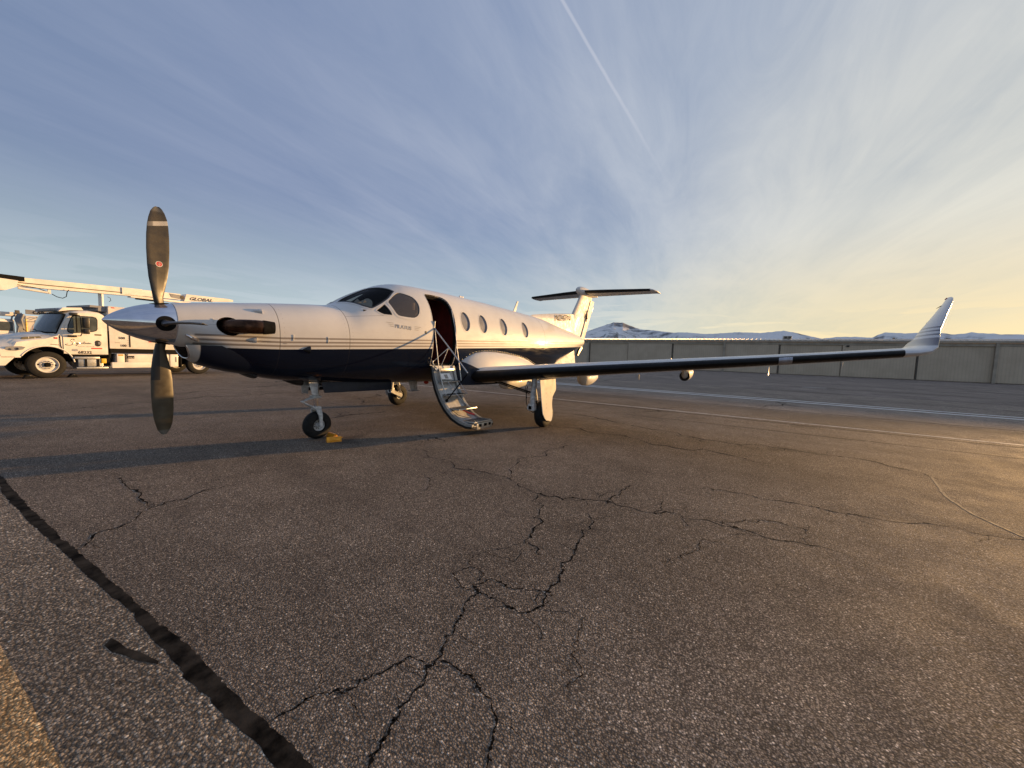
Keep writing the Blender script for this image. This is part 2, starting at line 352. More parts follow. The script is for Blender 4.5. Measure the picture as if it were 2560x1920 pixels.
# aircraft livery: navy below the cheat line, three grey pin stripes above it, panel joints
def livery(name, joints=True):
    m, nt, b = new(name)
    co = nd(nt, 'ShaderNodeTexCoord').outputs['Object']; sp = nd(nt, 'ShaderNodeSeparateXYZ', {0: co}); X, Y, Z = sp.outputs
    zl = mth(nt, 'ADD', mth(nt, 'MULTIPLY_ADD', X, .0393, 1.361), mth(nt, 'MULTIPLY', mth(nt, 'MAXIMUM', mth(nt, 'SUBTRACT', 1.6, X), 0.0), .035))
    d = mth(nt, 'SUBTRACT', Z, zl)
    navy = mapr(nt, d, -.001, .001, 1, 0, False)
    st = None
    for o_, w in ((.044, .0125), (.096, .0125), (.150, .0125)):
        q = mapr(nt, mth(nt, 'ABSOLUTE', mth(nt, 'SUBTRACT', d, o_)), w, w + .001, 1, 0, False); st = q if st is None else mth(nt, 'MAXIMUM', st, q)
    st = mth(nt, 'MULTIPLY', st, mapr(nt, X, .70, .72))
    n1 = noise(nt, co, 1.7, 5, .6); n2 = noise(nt, vmt(nt, 'MULTIPLY', co, (1.0, 1.0, 7.0)), 2.2, 6, .65)
    white = mix(nt, mapr(nt, n1, .3, .7), (.58, .575, .56), (.645, .64, .62))
    white = mix(nt, mapr(nt, n2, .55, .85, 0, .25), white, (.42, .395, .365))
    colr = mix(nt, st, white, (.25, .22, .195)); colr = mix(nt, navy, colr, (.0035, .0065, .018))
    if joints:
        j = None
        for xj in (1.565, 2.49, 8.40):
            q = mapr(nt, mth(nt, 'ABSOLUTE', mth(nt, 'SUBTRACT', X, xj)), .003, .006, 1, 0); j = q if j is None else mth(nt, 'MAXIMUM', j, q)
        # small latch / rivet rows next to the joints
        rv = mth(nt, 'ABSOLUTE', mth(nt, 'SUBTRACT', mth(nt, 'FRACT', mth(nt, 'MULTIPLY', Z, 16.0)), .5))
        for xj in (1.62, 2.44, 2.54, 8.35, 8.45):
            q = mth(nt, 'MULTIPLY', mapr(nt, mth(nt, 'ABSOLUTE', mth(nt, 'SUBTRACT', X, xj)), .003, .005, .4, 0), mapr(nt, rv, .05, .09, 1, 0)); j = mth(nt, 'MAXIMUM', j, q)
        hz = mth(nt, 'MULTIPLY', mapr(nt, mth(nt, 'ABSOLUTE', mth(nt, 'SUBTRACT', Z, mth(nt, 'MULTIPLY_ADD', X, .12, 1.66))), .002, .005, .55, 0), mth(nt, 'MULTIPLY', mapr(nt, X, 2.49, 2.5), mapr(nt, X, 3.1, 3.12, 1, 0)))
        hz2 = mth(nt, 'MULTIPLY', mapr(nt, mth(nt, 'ABSOLUTE', mth(nt, 'SUBTRACT', Z, 1.70)), .002, .004, .4, 0), mapr(nt, X, .9, .92, 1, 0))
        j = mth(nt, 'MAXIMUM', mth(nt, 'MAXIMUM', j, hz), hz2)
        colr = mix(nt, mth(nt, 'MULTIPLY', mth(nt, 'MULTIPLY', j, .8), mth(nt, 'MULTIPLY_ADD', navy, -.82, 1.0)), colr, (.05, .045, .04))
        dist = mth(nt, 'SUBTRACT', mth(nt, 'MULTIPLY', noise(nt, co, 2.6, 2, .5), .9), mth(nt, 'MULTIPLY', j, .25))
    else: dist = noise(nt, co, 3.0, 2, .5)
    bn = nd(nt, 'ShaderNodeBump', {'Height': dist, 'Strength': .35, 'Distance': .012})
    nt.links.new(bn.outputs[0], b.inputs['Normal']); nt.links.new(bn.outputs[0], b.inputs['Coat Normal'])
    setc(nt, b, 'Base Color', colr); setc(nt, b, 'Roughness', mth(nt, 'SUBTRACT', mapr(nt, n2, .3, .8, .42, .55), mth(nt, 'MULTIPLY', navy, .33)))
    nt.links.new(mapr(nt, navy, 0, 1, .45, .0), b.inputs['Coat Weight']); nt.links.new(mapr(nt, navy, 0, 1, .22, .30), b.inputs['Specular IOR Level']); b.inputs['Coat Roughness'].default_value = .07
    return m
MT['livery'] = livery('fuselage_paint')
MT['cavity'] = plain('dark_cabin_trim', (.016, .008, .007), .7, 0, 0, .3, 6)

plane = empty('turboprop_airplane', (4.6, 0, 0), 'single engine turboprop airplane, white over navy with its airstair door open', 'airplane', world=True)

# solid body, then the cabin, door and window holes cut from it
def body():
    mb = MB(); xs = sorted(set([.57 + (i / 14) * .9 for i in range(15)] + list(np.linspace(1.47, 4.2, 46)) + list(np.linspace(4.2, 9.0, 40)) + list(np.linspace(9.0, 12.75, 32)))); n = 88
    mb.loft([[S(x, 2 * math.pi * k / n) for k in range(n)] for x in xs]); return mb
fus = body().build('fuselage', [MT['livery'], MT['cavity']], plane)
DOOR = [(4.105, 2.13), (4.082, 1.94), (4.075, 1.56), (4.08, 1.31), (4.083, 1.10), (4.086, .90), (4.088, .76), (4.10, .66), (4.135, .615), (4.25, .605), (4.45, .605), (4.56, .625), (4.63, .68), (4.67, .76), (4.69, .9), (4.697, 1.15), (4.70, 1.4), (4.70, 1.7), (4.70, 2.0), (4.695, 2.13), (4.6, 2.145), (4.4, 2.145), (4.2, 2.145)]
WIND = [(2.665, .10), (2.89, .09), (3.20, .08), (3.30, .25), (3.41, .44), (3.47, .56), (3.40, .61), (3.30, .70), (3.12, .79), (2.965, .85), (2.93, .84), (2.84, .73), (2.73, .46), (2.67, .2)]
SIDEW = [(3.255, .80), (3.40, .69), (3.525, .612), (3.60, .645), (3.668, .694), (3.783, .773), (3.832, .885), (3.845, .97), (3.836, 1.05), (3.811, 1.137), (3.76, 1.20), (3.683, 1.236), (3.519, 1.205), (3.352, 1.149), (3.32, 1.06), (3.29, .95)]
TRIW = [(3.187, .838), (3.09, .895), (3.0, .95), (3.05, 1.02), (3.109, 1.075), (3.19, 1.10), (3.265, 1.12), (3.25, 1.04), (3.23, .96)]
WINX = [5.015, 5.60, 6.385, 7.355]
def oval(xc, zc=2.105, w=.137, h=.198, n=28, sg=1):
    return [(xc + w * math.cos(a) , th_of(xc, zc + h * math.sin(a) , 1) * sg) for a in [2 * math.pi * i / n for i in range(n)]]
def mir(l): return [(x, -t) for x, t in l]
# cabin void with a flat floor
def cabin():
    mb = MB(); n = 40; secs = []
    for x in [2.62, 2.8, 3.0, 3.3, 3.6, 3.9, 4.2, 5, 6, 7, 7.9]:
        q = []
        for k in range(n):
            p = S(x, 2 * math.pi * k / n, .06); q.append(Vector((x, p.y, max(p.z, 1.17 if x > 3.9 else 1.35))))
        secs.append(q)
    mb.loft(secs); mb.m = [1] * len(mb.f); return mb
cutters = [(cabin(), 'cab')]
cutters.append((cutter(resample(DOOR, 60), .12, -.14, 1), 'door'))
for sg in (1, -1):
    f_ = (lambda l: l) if sg == 1 else mir
    for L, n_, k in ((WIND, 64, 'w'), (SIDEW, 36, 's'), (TRIW, 36, 't')): cutters.append((cutter(f_(resample(smooth_loop(L, 1, .2 if L is SIDEW else .09), n_)), .05, -.16, 1), k))
    for xc in WINX: cutters.append((cutter(oval(xc, sg=sg), .05, -.12, 1), 'o'))
# exhaust openings
def ehole(sg): return [(1.03 + .125 * math.cos(a), sg * th_of(1.03, 1.69 + .115 * math.sin(a))) for a in [2 * math.pi * i / 28 for i in range(28)]]
for sg in (1, -1): cutters.append((cutter(ehole(sg), .05, -.14, 1), 'e'))
for mb, nm in cutters:
    c = mb.build('cutter', [MT['livery'], MT['cavity']], None)
    md = fus.modifiers.new('b', 'BOOLEAN'); md.operation = 'DIFFERENCE'; md.solver = 'EXACT'; md.object = c; md.material_mode = 'INDEX'
    me = bpy.data.meshes.new_from_object(fus.evaluated_get(bpy.context.evaluated_depsgraph_get()))
    fus.modifiers.clear(); bpy.data.objects.remove(c)
    if len(me.polygons) > 1000: fus.data = me
    else: print('BOOLEAN FAILED', nm)
fus.data.name = 'fuselage'
fus.data.polygons.foreach_set('use_smooth', [True] * len(fus.data.polygons)); fus.data.set_sharp_from_angle(angle=math.radians(28))

# windows
for sg in (1, -1):
    f_ = (lambda l: l) if sg == 1 else mir
    for L, n_, fr in ((WIND, 64, .028), (SIDEW, 36, .03), (TRIW, 36, .022)):
        lp = f_(resample(smooth_loop(L, 1, .2 if L is SIDEW else .09), n_))
        w = patch(MB(), lp, -.006).build('windshield' if L is WIND else 'cockpit_window', MT['glass_side'] if L is SIDEW else MT['glass_dark'], plane, fix=False); outward(w)
        ring(MB(), grow(lp, -.004), grow(lp, fr), .0035).build('window_frame', MT['black'] if L is WIND else MT['white'], w)
        if L is WIND: ring(MB(), grow(lp, .026), grow(lp, .05), .005).build('window_trim', MT['white'], w)
    for xc in WINX:
        lp = oval(xc, sg=sg)
        w = outward(patch(MB(), lp, -.008, 3).build('cabin_window', MT['glass'], plane, fix=False))
        ring(MB(), grow(lp, -.003), grow(lp, .014), .0025, .03).build('window_frame', MT['white'], w)
        patch(MB(), grow(lp, .02), -.024, 3).build('window_shade', MT['shade'], w)
# door surround
dl = resample(DOOR, 60)
ring(MB(), grow(dl, -.006), grow(dl, .006), .002, .03).build('door_frame', MT['white'], plane)
ring(MB(), grow(dl, -.012), grow(dl, -.006), -.03, .09).build('door_seal', MT['flat_black'], plane)
# escape hatch joint round the side window, and the joint line forward of the windshield
# cockpit and cabin fittings seen through the glass and the door
mb = MB(); mb.prism([(2.72, 1.36), (3.28, 1.36), (3.28, 2.02), (3.20, 2.10), (2.80, 2.10)], -.56, .56); mb.build('instrument_panel', MT['flat_black'], plane)
mb = MB(); mb.box(3.20, 3.5, -.05, .05, 1.36, 1.75); mb.build('pedestal', MT['flat_black'], plane)
for y in (-.33, .33):
    mb = MB(); mb.box(3.50, 3.92, y - .23, y + .23, 1.50, 1.64, bev=.03); mb.box(3.86, 3.98, y - .23, y + .23, 1.60, 2.22, bev=.04); mb.box(3.88, 3.96, y - .13, y + .13, 2.22, 2.40, bev=.03); mb.build('pilot_seat', MT['leather'], plane)
mb = MB(); mb.add([(2.86, -.12, 2.237), (2.985, -.12, 2.325), (3.03, -.12, 2.28), (3.07, -.12, 2.262), (2.99, -.12, 2.245)], [(0, 1, 2, 3, 4)]); mb.add([(3.09, -.12, 2.265), (3.125, -.12, 2.325), (3.16, -.12, 2.285)], [(0, 1, 2)]); q_ = mb.v[:]; mb.add([(a, b + .004, c) for a, b, c in q_], [(4, 3, 2, 1, 0), (7, 6, 5)])
mb.v = [(max(2.77, -.92 + (x + .92) * .969), y - .18, 1.444 + (z - 1.444) * .969) for x, y, z in mb.v]; mb.build('paper_sheet', MT['paper'], plane, smooth=False)
mb = MB(); mb.loft([[Vector((x, S(x, 2*math.pi*k/40, .10).y, max(1.175, S(x, 2*math.pi*k/40, .10).z))) for k in range(40)] for x in (4.98, 5.02)]); mb.build('cabin_partition', MT['interior'], plane)
mb = MB(); mb.box(4.12, 4.9, .15, .70, 1.175, 1.95, bev=.03); mb.build('galley_cabinet', MT['interior'], plane)
mb = MB(); mb.box(6.2, 6.7, -.6, -.12, 1.175, 1.6, bev=.04); mb.box(6.62, 6.78, -.6, -.12, 1.5, 2.2, bev=.05); mb.build('cabin_seat', MT['leather'], plane)
# ------------------------------------------------------------------ spinner and propeller
PC = Vector((.475, 0, 1.685))
mb = MB(); prof = [(.0, .002)] + [(.58 * f, .246 * (1 - (1 - f) ** 1.8) ** .75) for f in (.01, .03, .06, .1, .15, .2, .27, .35, .45, .55, .65, .75, .85, .93, 1.0)] + [(.585, .236), (.585, .02)]
mb.lathe(prof, (0, 0, 1.685), (1, 0, 0), 48); spin = mb.build('spinner', MT['chrome'], plane, ang=30)
mb = MB(); mb.lathe([(.587, .02), (.587, .235), (.60, .25), (.60, .02)], (0, 0, 1.685), (1, 0, 0), 40); mb.build('backplate', MT['flat_black'], spin)
def blade_mat():
    m, nt, b = new('propeller_blade_paint'); co = nd(nt, 'ShaderNodeTexCoord').outputs['Object']
    sp = nd(nt, 'ShaderNodeSeparateXYZ', {0: vmt(nt, 'SUBTRACT', co, tuple(PC))}); r = vmt(nt, 'LENGTH', vmt(nt, 'MULTIPLY', vmt(nt, 'SUBTRACT', co, tuple(PC)), (0, 1, 1)))
    n = noise(nt, co, 9, 5, .6); base = mix(nt, mapr(nt, n, .3, .7), (.046, .037, .022), (.070, .057, .034))
    # de-icing rubber on the inner leading edge, white tip band, grey tip
    boot = mth(nt, 'MULTIPLY', mapr(nt, sp.outputs[0], -.022, -.021, 1, 0, False), mapr(nt, r, .668, .669, 1, 0, False))
    base = mix(nt, boot, base, (.008, .008, .008))
    rr = mth(nt, 'MULTIPLY_ADD', sp.outputs[0], -.28, r)
    band = mth(nt, 'MULTIPLY', mapr(nt, rr, 1.115, 1.116, 0, 1, False), mapr(nt, rr, 1.165, 1.166, 1, 0, False))
    band = mth(nt, 'MULTIPLY', mth(nt, 'MULTIPLY', band, mapr(nt, sp.outputs[0], -.045, -.03, 0.35, 1)), mapr(nt, sp.outputs[2], -.1, .1, 0, 1))
    base = mix(nt, band, base, (.50, .48, .44)); tip = mapr(nt, r, 1.26, 1.29)
    base = mix(nt, mth(nt, 'MULTIPLY', tip, .6), base, (.16, .16, .15))
    setc(nt, b, 'Base Color', base); setc(nt, b, 'Roughness', mapr(nt, n, .3, .7, .34, .5)); b.inputs['Specular IOR Level'].default_value = .6
    return m
MT['blade'] = blade_mat()
BP = [(.235, -.05, .045, .05, 22), (.30, -.062, .036, .040, 18), (.40, -.078, .054, .03, 12), (.53, -.094, .078, .024, 7), (.67, -.101, .093, .019, 3), (.85, -.103, .100, .015, 0), (1.0, -.098, .100, .013, -3), (1.12, -.088, .095, .011, -5), (1.20, -.074, .085, .009, -7), (1.27, -.056, .064, .007, -8), (1.31, -.034, .042, .006, -9), (1.33, -.012, .020, .004, -9)]
def blade(ang):
    mb = MB(); secs = []; rv = Vector((0, math.sin(ang), math.cos(ang))); tv = Vector((0, math.cos(ang), -math.sin(ang)))
    for r, xl, xt, th, tw in BP:
        tw = math.radians(tw * .8); q = []; n = 14; ch = xt - xl
        for k in range(n):
            a = 2 * math.pi * k / n; u = (1 - math.cos(a)) / 2; x = xl + ch * u; y = th * math.sin(a) * (1 - .55 * u) + .010 * math.sin(math.pi * u)
            cx = 0; q.append(PC + rv * r + Vector((1, 0, 0)) * ((x - cx) * math.cos(tw) - y * math.sin(tw)) + tv * ((x - cx) * math.sin(tw) + y * math.cos(tw)))
        secs.append(q)
    mb.loft(secs); b = mb.build('propeller_blade', MT['blade'], plane, ang=60)
    c = MB(); fp = [p_[0] for p_ in prof]; fr_ = [p_[1] for p_ in prof]; v = []
    for rr_ in (.088, .06, .03, 0.0):
        for k_ in range(24):
            a_ = 2 * math.pi * k_ / 24; x_ = PC.x - .005 + rr_ * math.cos(a_); R_ = float(np.interp(x_, fp[:16], fr_[:16])); t_ = ang + rr_ * math.sin(a_) / R_
            v.append(Vector((x_, math.sin(t_) * (R_ + .0025), 1.685 + math.cos(t_) * (R_ + .0025))))
    c.add(v, [(j_ * 24 + k_, j_ * 24 + (k_ + 1) % 24, (j_ + 1) * 24 + (k_ + 1) % 24, (j_ + 1) * 24 + k_) for j_ in range(3) for k_ in range(24)]); c.build('blade_cutout', MT['flat_black'], b)
    return b
TH = -.025
for k in range(4):
    b = blade(TH + k * math.pi / 2)
    if k == 0:
        # the makers' badge: red disc, pale ring, on both faces
        rv = Vector((0, math.sin(TH + k * math.pi / 2), math.cos(TH + k * math.pi / 2)))
        for s_ in (-1,):
            c0 = PC + rv * .685 + Vector((.004, 0, 0)); hit_, loc_, nrm_, ix_ = b.ray_cast(c0 + Vector((0, -.5, 0)), Vector((0, 1, 0))); c0 = loc_ - Vector((0, .0012, 0)); na = nrm_
            d = MB(); d.lathe([(.001, .0005), (.001, .026)], c0, na, 24, 0); d.lathe([(.001, .026), (.001, .033)], c0, na, 24, 1); d.tube([c0 + na * .0015 + rv * -.022, c0 + na * .0015 + rv * .022], .002, 4, 1); d.lathe([(.0016, .010), (.0016, .013)], c0, na, 16, 1)
            d.build('blade_decal', [MT['red'], MT['gear_white']], b)

# ------------------------------------------------------------------ nose details
for sg in (1, -1):
    # exhaust stub curving out of the cowl and aft
    pts = [(1.02, -.29, 1.69), (1.03, -.36, 1.69), (1.055, -.42, 1.692), (1.10, -.475, 1.695), (1.17, -.51, 1.697), (1.25, -.535, 1.698), (1.35, -.555, 1.70), (1.46, -.575, 1.702)]
    rr = [.080, .082, .084, .086, .088, .089, .086, .074]
    mb = MB(); P = [Vector((x, y * sg, z)) for x, y, z in pts]; n = 28; secs = []
    for i, p in enumerate(P):
        T = (P[min(i + 1, 7)] - P[max(i - 1, 0)]).normalized(); Z = Vector((0, 0, 1)); B = T.cross(Z).normalized()
        secs.append([p + (Z * math.sin(2 * math.pi * k / n) * 1.0 + B * math.cos(2 * math.pi * k / n) * .82) * rr[i] for k in range(n)])
    mb.loft(secs, cap=False); e = mb.build('exhaust_stub', MT['exhaust'], plane, ang=50)
    q = MB(); T = (P[7] - P[6]).normalized(); B = T.cross(Vector((0, 0, 1))).normalized(); ss = []
    for d_, r_ in ((-.125, .0905), (-.10, .0900), (0.0, .0765), (.004, .0765), (.004, .067), (-.10, .062)):
        c0 = P[7] + T * d_; ss.append([c0 + (Vector((0, 0, 1)) * math.sin(2 * math.pi * k / n) + B * math.cos(2 * math.pi * k / n) * .82) * r_ for k in range(n)])
    q.loft(ss, cap=True); q.build('exhaust_tip', MT['flat_black'], e, ang=50)
    # small moulded scoops on the cowl
    def blister(x0, x1, z, h, name, w=.035, mt='white', open_=True):
        mb = MB(); secs = []
        for i in range(7):
            f = i / 6; x = x0 + (x1 - x0) * f; hh = h * math.sin(f * math.pi / 2) ** 1.3 if open_ else h * math.sin(f * math.pi) ** .8; t0 = th_of(x, z) * sg; q = []
            ww = w * (.15 + .85 * f) if open_ else w * math.sin(max(f, .03) * math.pi * .97) ** .6
            for k in range(9):
                a = math.pi * k / 8; q.append(SO(x, t0 + math.cos(a) * ww / max(.3, WW(x)) * sg, -.004 + (hh + .004) * math.sin(a)))
            secs.append(q)
        mb.loft(secs, closed=True, cap=True); return mb.build(name, MT[mt], plane, ang=50)
    if sg == 1:
        blister(1.29, 1.405, 1.915, .035, 'cowl_scoop', .045); blister(1.20, 1.305, 1.535, .022, 'cowl_scoop', .03); blister(1.84, 1.935, 1.43, .04, 'cowl_scoop', .045, 'black')
    # chrome lipped side intake at the front lower cowl
    mb = MB(); t0 = [(.635, 2.02), (.66, 2.05), (.69, 2.10), (.72, 2.14), (.755, 2.20)]
    mb.tube([SO(x, t * sg, .012) for x, t in t0], [.008, .016, .018, .016, .008], 10); mb.build('intake_lip', MT['chrome'], plane)
# chin intake
def chin():
    n = 24; A_ = [math.pi + math.pi * k / n for k in range(n + 1)]
    def U(x, w, h, z0=1.445, rake=.055, e=.8): return [(x - rake * math.sin(a), w * math.copysign(abs(math.cos(a)) ** e, math.cos(a)), z0 - h * abs(math.sin(a)) ** e) for a in A_]
    lip = U(.645, .222, .165); mb = MB(); mb.tube(lip, [.006] + [.010] * (n - 1) + [.006], 10); a = mb.build('intake_lip', MT['chrome'], plane, ang=60)
    mb = MB(); mb.loft([U(.648, .218, .160), U(.72, .205, .14), U(.95, .15, .10)], closed=True, cap=False); mb.loft([U(.93, .16, .11), U(.94, .01, .01)], closed=True, cap=True); mb.build('intake_duct', MT['intake_inner'], a)
    mb = MB(); mb.loft([U(.645, .228, .171), U(.70, .258, .205, rake=.05), U(.78, .288, .25, rake=.04), U(.9, .318, .29, rake=.03), U(1.08, .345, .335, rake=.01), U(1.3, .36, .375, rake=0), U(1.6, .34, .40, rake=0), U(1.9, .25, .40, rake=0)], closed=False, cap=False); mb.build('chin_intake', MT['livery_lower'], plane, ang=70)
MT['intake_inner'] = plain('intake_duct_lining', (.05, .035, .028), .5, 0, 0, .3, 12)
m_, nt_, b_ = new('cowl_lower_paint'); co_ = nd(nt_, 'ShaderNodeTexCoord').outputs['Object']; sp_ = nd(nt_, 'ShaderNodeSeparateXYZ', {0: co_})
setc(nt_, b_, 'Base Color', mix(nt_, mapr(nt_, sp_.outputs[0], .76, .77, 0, 1, False), (.46, .44, .41), (.0035, .0065, .018))); b_.inputs['Roughness'].default_value = .34; b_.inputs['Specular IOR Level'].default_value = .25
MT['livery_lower'] = m_
chin()
# ducts and antennas under the nose and belly
def under(name, x0, x1, z0, z1, w, mt):
    mb = MB(); secs = []
    for i in range(8):
        f = i / 7; x = x0 + (x1 - x0) * f; d = (z0 - z1) * (math.sin(f * math.pi / 2) ** 1.2); zt = ZB(x) + .06
        secs.append([(x, w * math.cos(math.pi * k / 10) * (.4 + .6 * f), zt if k in (0, 10) else min(zt, ZB(x) + .02 - (d + .02) * math.sin(math.pi * k / 10) ** .6)) for k in range(11)])
    mb.loft(secs); return mb.build(name, MT[mt], plane, ang=40)
under('oil_cooler_duct', 1.08, 1.42, 1.0, .965, .16, 'black'); under('belly_scoop', 1.80, 2.08, .94, .87, .10, 'black')
mb = MB(); mb.prism([(4.20, .88), (4.43, .88), (4.44, .66), (4.29, .66)], -.009, .009); mb.build('blade_antenna', MT['gear_white'], plane)
mb = MB(); mb.box(4.24, 4.47, -.05, .05, .650, .660); mb.build('antenna_plate', MT['grey_metal'], plane)
mb = MB(); mb.lathe([(0, .055), (.03, .055), (.06, .04), (.075, .01)], (4.60, -.1, .86), (0, 0, -1), 20, cap=True); mb.build('belly_beacon', MT['red'], plane)
mb = MB(); mb.prism([(7.90, 2.62), (8.02, 2.62), (8.17, 2.98), (8.11, 2.98)], -.012, .012); mb.box(7.82, 8.12, -.04, .04, 2.625, 2.655, bev=.008); mb.build('blade_antenna', MT['white'], plane)
mb = MB(); mb.box(5.64, 5.70, -.05, -.02, 2.70, 2.77, bev=.008); mb.build('roof_sensor', MT['white'], plane); mb = MB(); mb.box(5.74, 5.80, -.03, .02, 2.70, 2.775, bev=.008); mb.build('roof_sensor', MT['white'], plane)
mb = MB(); mb.lathe([(0, .006), (.0, .024), (.004, .024), (.006, .018), (.006, .001)], SO(3.90, 1.484, -.001), SN(3.90, 1.484), 20); mb.build('door_handle_recess', MT['olive'], plane)
# latches on the cowl
for x, z in ((.88, 1.76), (1.72, 1.61), (2.17, 1.60)):
    t0 = th_of(x, z); mb = MB(); mb.tube([SO(x, t0 - .03, .004), SO(x + .01, t0, .006), SO(x, t0 + .07, .004)], .0035, 6); mb.build('cowl_latch', MT['gear_white'], plane)
# maker's name in outline letters with wings, on the side below the side window
def onside(x0, z0, k, tilt, off=.0015, sg=1):
    def f(u, v, w):
        x = x0 + u * k; z = z0 + v * k + u * tilt; return (x, -sg * (side_y(x, z) + off + w), z)
    return f
text('PILATUS', .088, onside(3.262, 1.845, 1.0, -.055), 'lettering', MT['faint_letter'], plane, outline=.0016, shear=.12)
mb = MB()
for i, (zz, l) in enumerate(((1.921, .13), (1.892, .10), (1.863, .075))):
    mb.tube([(x, -side_y(x, z) - .002, z) for x, z in ((3.25 - l, zz + .006), (3.25 - l * .5, zz + .002), (3.248, zz - .002))], .0025, 5)
for i, (zz, l) in enumerate(((1.893, .13), (1.866, .10), (1.839, .075))):
    mb.tube([(x, -side_y(x, z) - .002, z) for x, z in ((3.66, zz), (3.66 + l * .5, zz - .002), (3.66 + l, zz - .004))], .0025, 5)
mb.build('winged_emblem', MT['faint_letter'], plane, kind='stuff')
text('CAUTION', .022, onside(1.36, 1.512, 1.0, 0), 'stencil_note', MT['grey_letter'], plane)
text('PRESS', .018, onside(1.60, 1.497, 1.0, 0), 'stencil_note', MT['grey_letter'], plane)

# ------------------------------------------------------------------ fin, dorsal fin, tailplane
def foil(n=16):
    xs = [(1 - math.cos(math.pi * i / n)) / 2 for i in range(n + 1)]
    t = [5 * (.2969 * math.sqrt(x) - .126 * x - .3516 * x * x + .2843 * x**3 - .1036 * x**4) for x in xs]
    return xs, t
FX, FT = foil()
def sect(le, ch, th, axis='z', camber=0.0):
    """closed airfoil loop; chord along x; thickness along z (wing) or y (fin)"""
    up = [(x, t * th + camber * 4 * x * (1 - x)) for x, t in zip(FX, FT)]; lo = [(x, -t * th + camber * 4 * x * (1 - x)) for x, t in zip(FX, FT)][1:-1][::-1]; q = []
    for x, t in up + lo:
        q.append((le[0] + x * ch, le[1], le[2] + t * ch) if axis == 'z' else (le[0] + x * ch, le[1] + t * ch, le[2]))
    return q
TEX = lambda z: 12.83 + (z - 1.84) * .542
mb = MB(); secs = []
for z, xl, th in ((1.95, 11.5, .10), (2.4, 11.62, .11), (3.05, 11.80, .115), (3.5, 12.19, .115), (3.9, 12.50, .115)): secs.append(sect((xl, 0, z), TEX(z) - .30 - xl, th, 'y'))
mb.loft(secs); mb.build('vertical_fin', MT['white'], plane, ang=45)
mb = MB(); secs = []
for z in (1.84, 2.3, 2.9, 3.3, 3.72):
    xr = TEX(z); w = .072 * (1 - (z - 1.84) * .17); secs.append([(xr - .455, w, z), (xr - .2, w * .75, z), (xr, .006, z), (xr, -.006, z), (xr - .2, -w * .75, z), (xr - .455, -w, z), (xr - .48, 0, z)])
mb.loft(secs); rud = mb.build('rudder', MT['white'], plane, ang=40)
mb = MB(); mb.prism([(TEX(3.30), 3.30), (TEX(3.46), 3.46), (TEX(3.52) + .03, 3.50), (TEX(3.3) + .03, 3.28)], -.012, .012); mb.build('rudder_tab', MT['grey_metal'], rud)
mb = MB(); mb.prism([(12.35, 1.52), (12.44, 1.52), (12.80, 1.82), (12.70, 1.86), (12.5, 1.74)], -.04, .04); mb.build('tail_bumper', MT['black'], plane)
mb = MB(); secs = []
for x, zt, w in ((8.75, 2.615, .012), (9.0, 2.705, .02), (9.7, 2.80, .035), (10.5, 2.90, .05), (11.2, 2.97, .055), (11.80, 3.03, .055), (11.95, 3.0, .05)):
    zb = ZT(x) - .12; secs.append([(x, w * 1.5, zb), (x, w * 1.3, zb + (zt - zb) * .6), (x, w * .9, zt - .03), (x, 0, zt), (x, -w * .9, zt - .03), (x, -w * 1.3, zb + (zt - zb) * .6), (x, -w * 1.5, zb)])
mb.loft(secs); dors = mb.build('dorsal_fin', MT['white'], plane, ang=50)
text('N247N', .30, lambda u, v, w: (10.32 + u * 1.32, -.084 + v * .05, 2.635 + u * .13 + v * .95), 'registration', MT['dark_letter'], dors, shear=.15)
mb = MB(); mb.tube([(12.96, -.075, 3.27), (12.90, -.08, 3.12), (12.84, -.082, 3.03), (12.93, -.082, 3.0), (13.02, -.08, 3.14), (12.98, -.08, 2.98), (12.92, -.082, 2.84)], .016, 6); mb.tube([(13.03, -.076, 3.17), (13.0, -.08, 3.02), (13.06, -.078, 2.96)], .014, 6); mb.build('tail_logo', MT['dark_letter'], plane)
mb = MB(); secs = []; prof = [(12.10, .012), (12.14, .07), (12.25, .125), (12.45, .165), (12.75, .18), (13.1, .165), (13.6, .11), (14.0, .05), (14.1, .02)]
for x, r in prof: secs.append([(x, r * .82 * math.cos(2 * math.pi * k / 20), 3.95 + (x - 12.1) * .012 + r * math.sin(2 * math.pi * k / 20)) for k in range(20)])
mb.loft(secs); mb.build('tail_bullet_fairing', MT['white'], plane, ang=60)
def lift_boot(name, rows, u_up, u_lo, parent, mt='boot', off=.004):
    """rows: (le, chord, thickness, camber); strip wrapped round the leading edge"""
    mb = MB(); secs = []
    for le, ch, th, cb in rows:
        q = []
        for s_, um in ((1, u_up), (-1, u_lo)):
            us = [um * (i / 7) ** 2 for i in range(8)]
            pts = []
            for u in us:
                t = 5 * (.2969 * math.sqrt(u) - .126 * u - .3516 * u * u + .2843 * u**3 - .1036 * u**4) * th
                pts.append((le[0] + u * ch - off * (1 - u / um) , le[1], le[2] + (s_ * t + cb * 4 * u * (1 - u)) * ch + s_ * off * min(1, u / um * 4)))
            q += pts[::-1] if s_ == 1 else pts[1:]
        secs.append(q)
    mb.loft(secs, closed=False, cap=False); o = mb.build(name, MT[mt], parent, ang=50, fix=False); return o
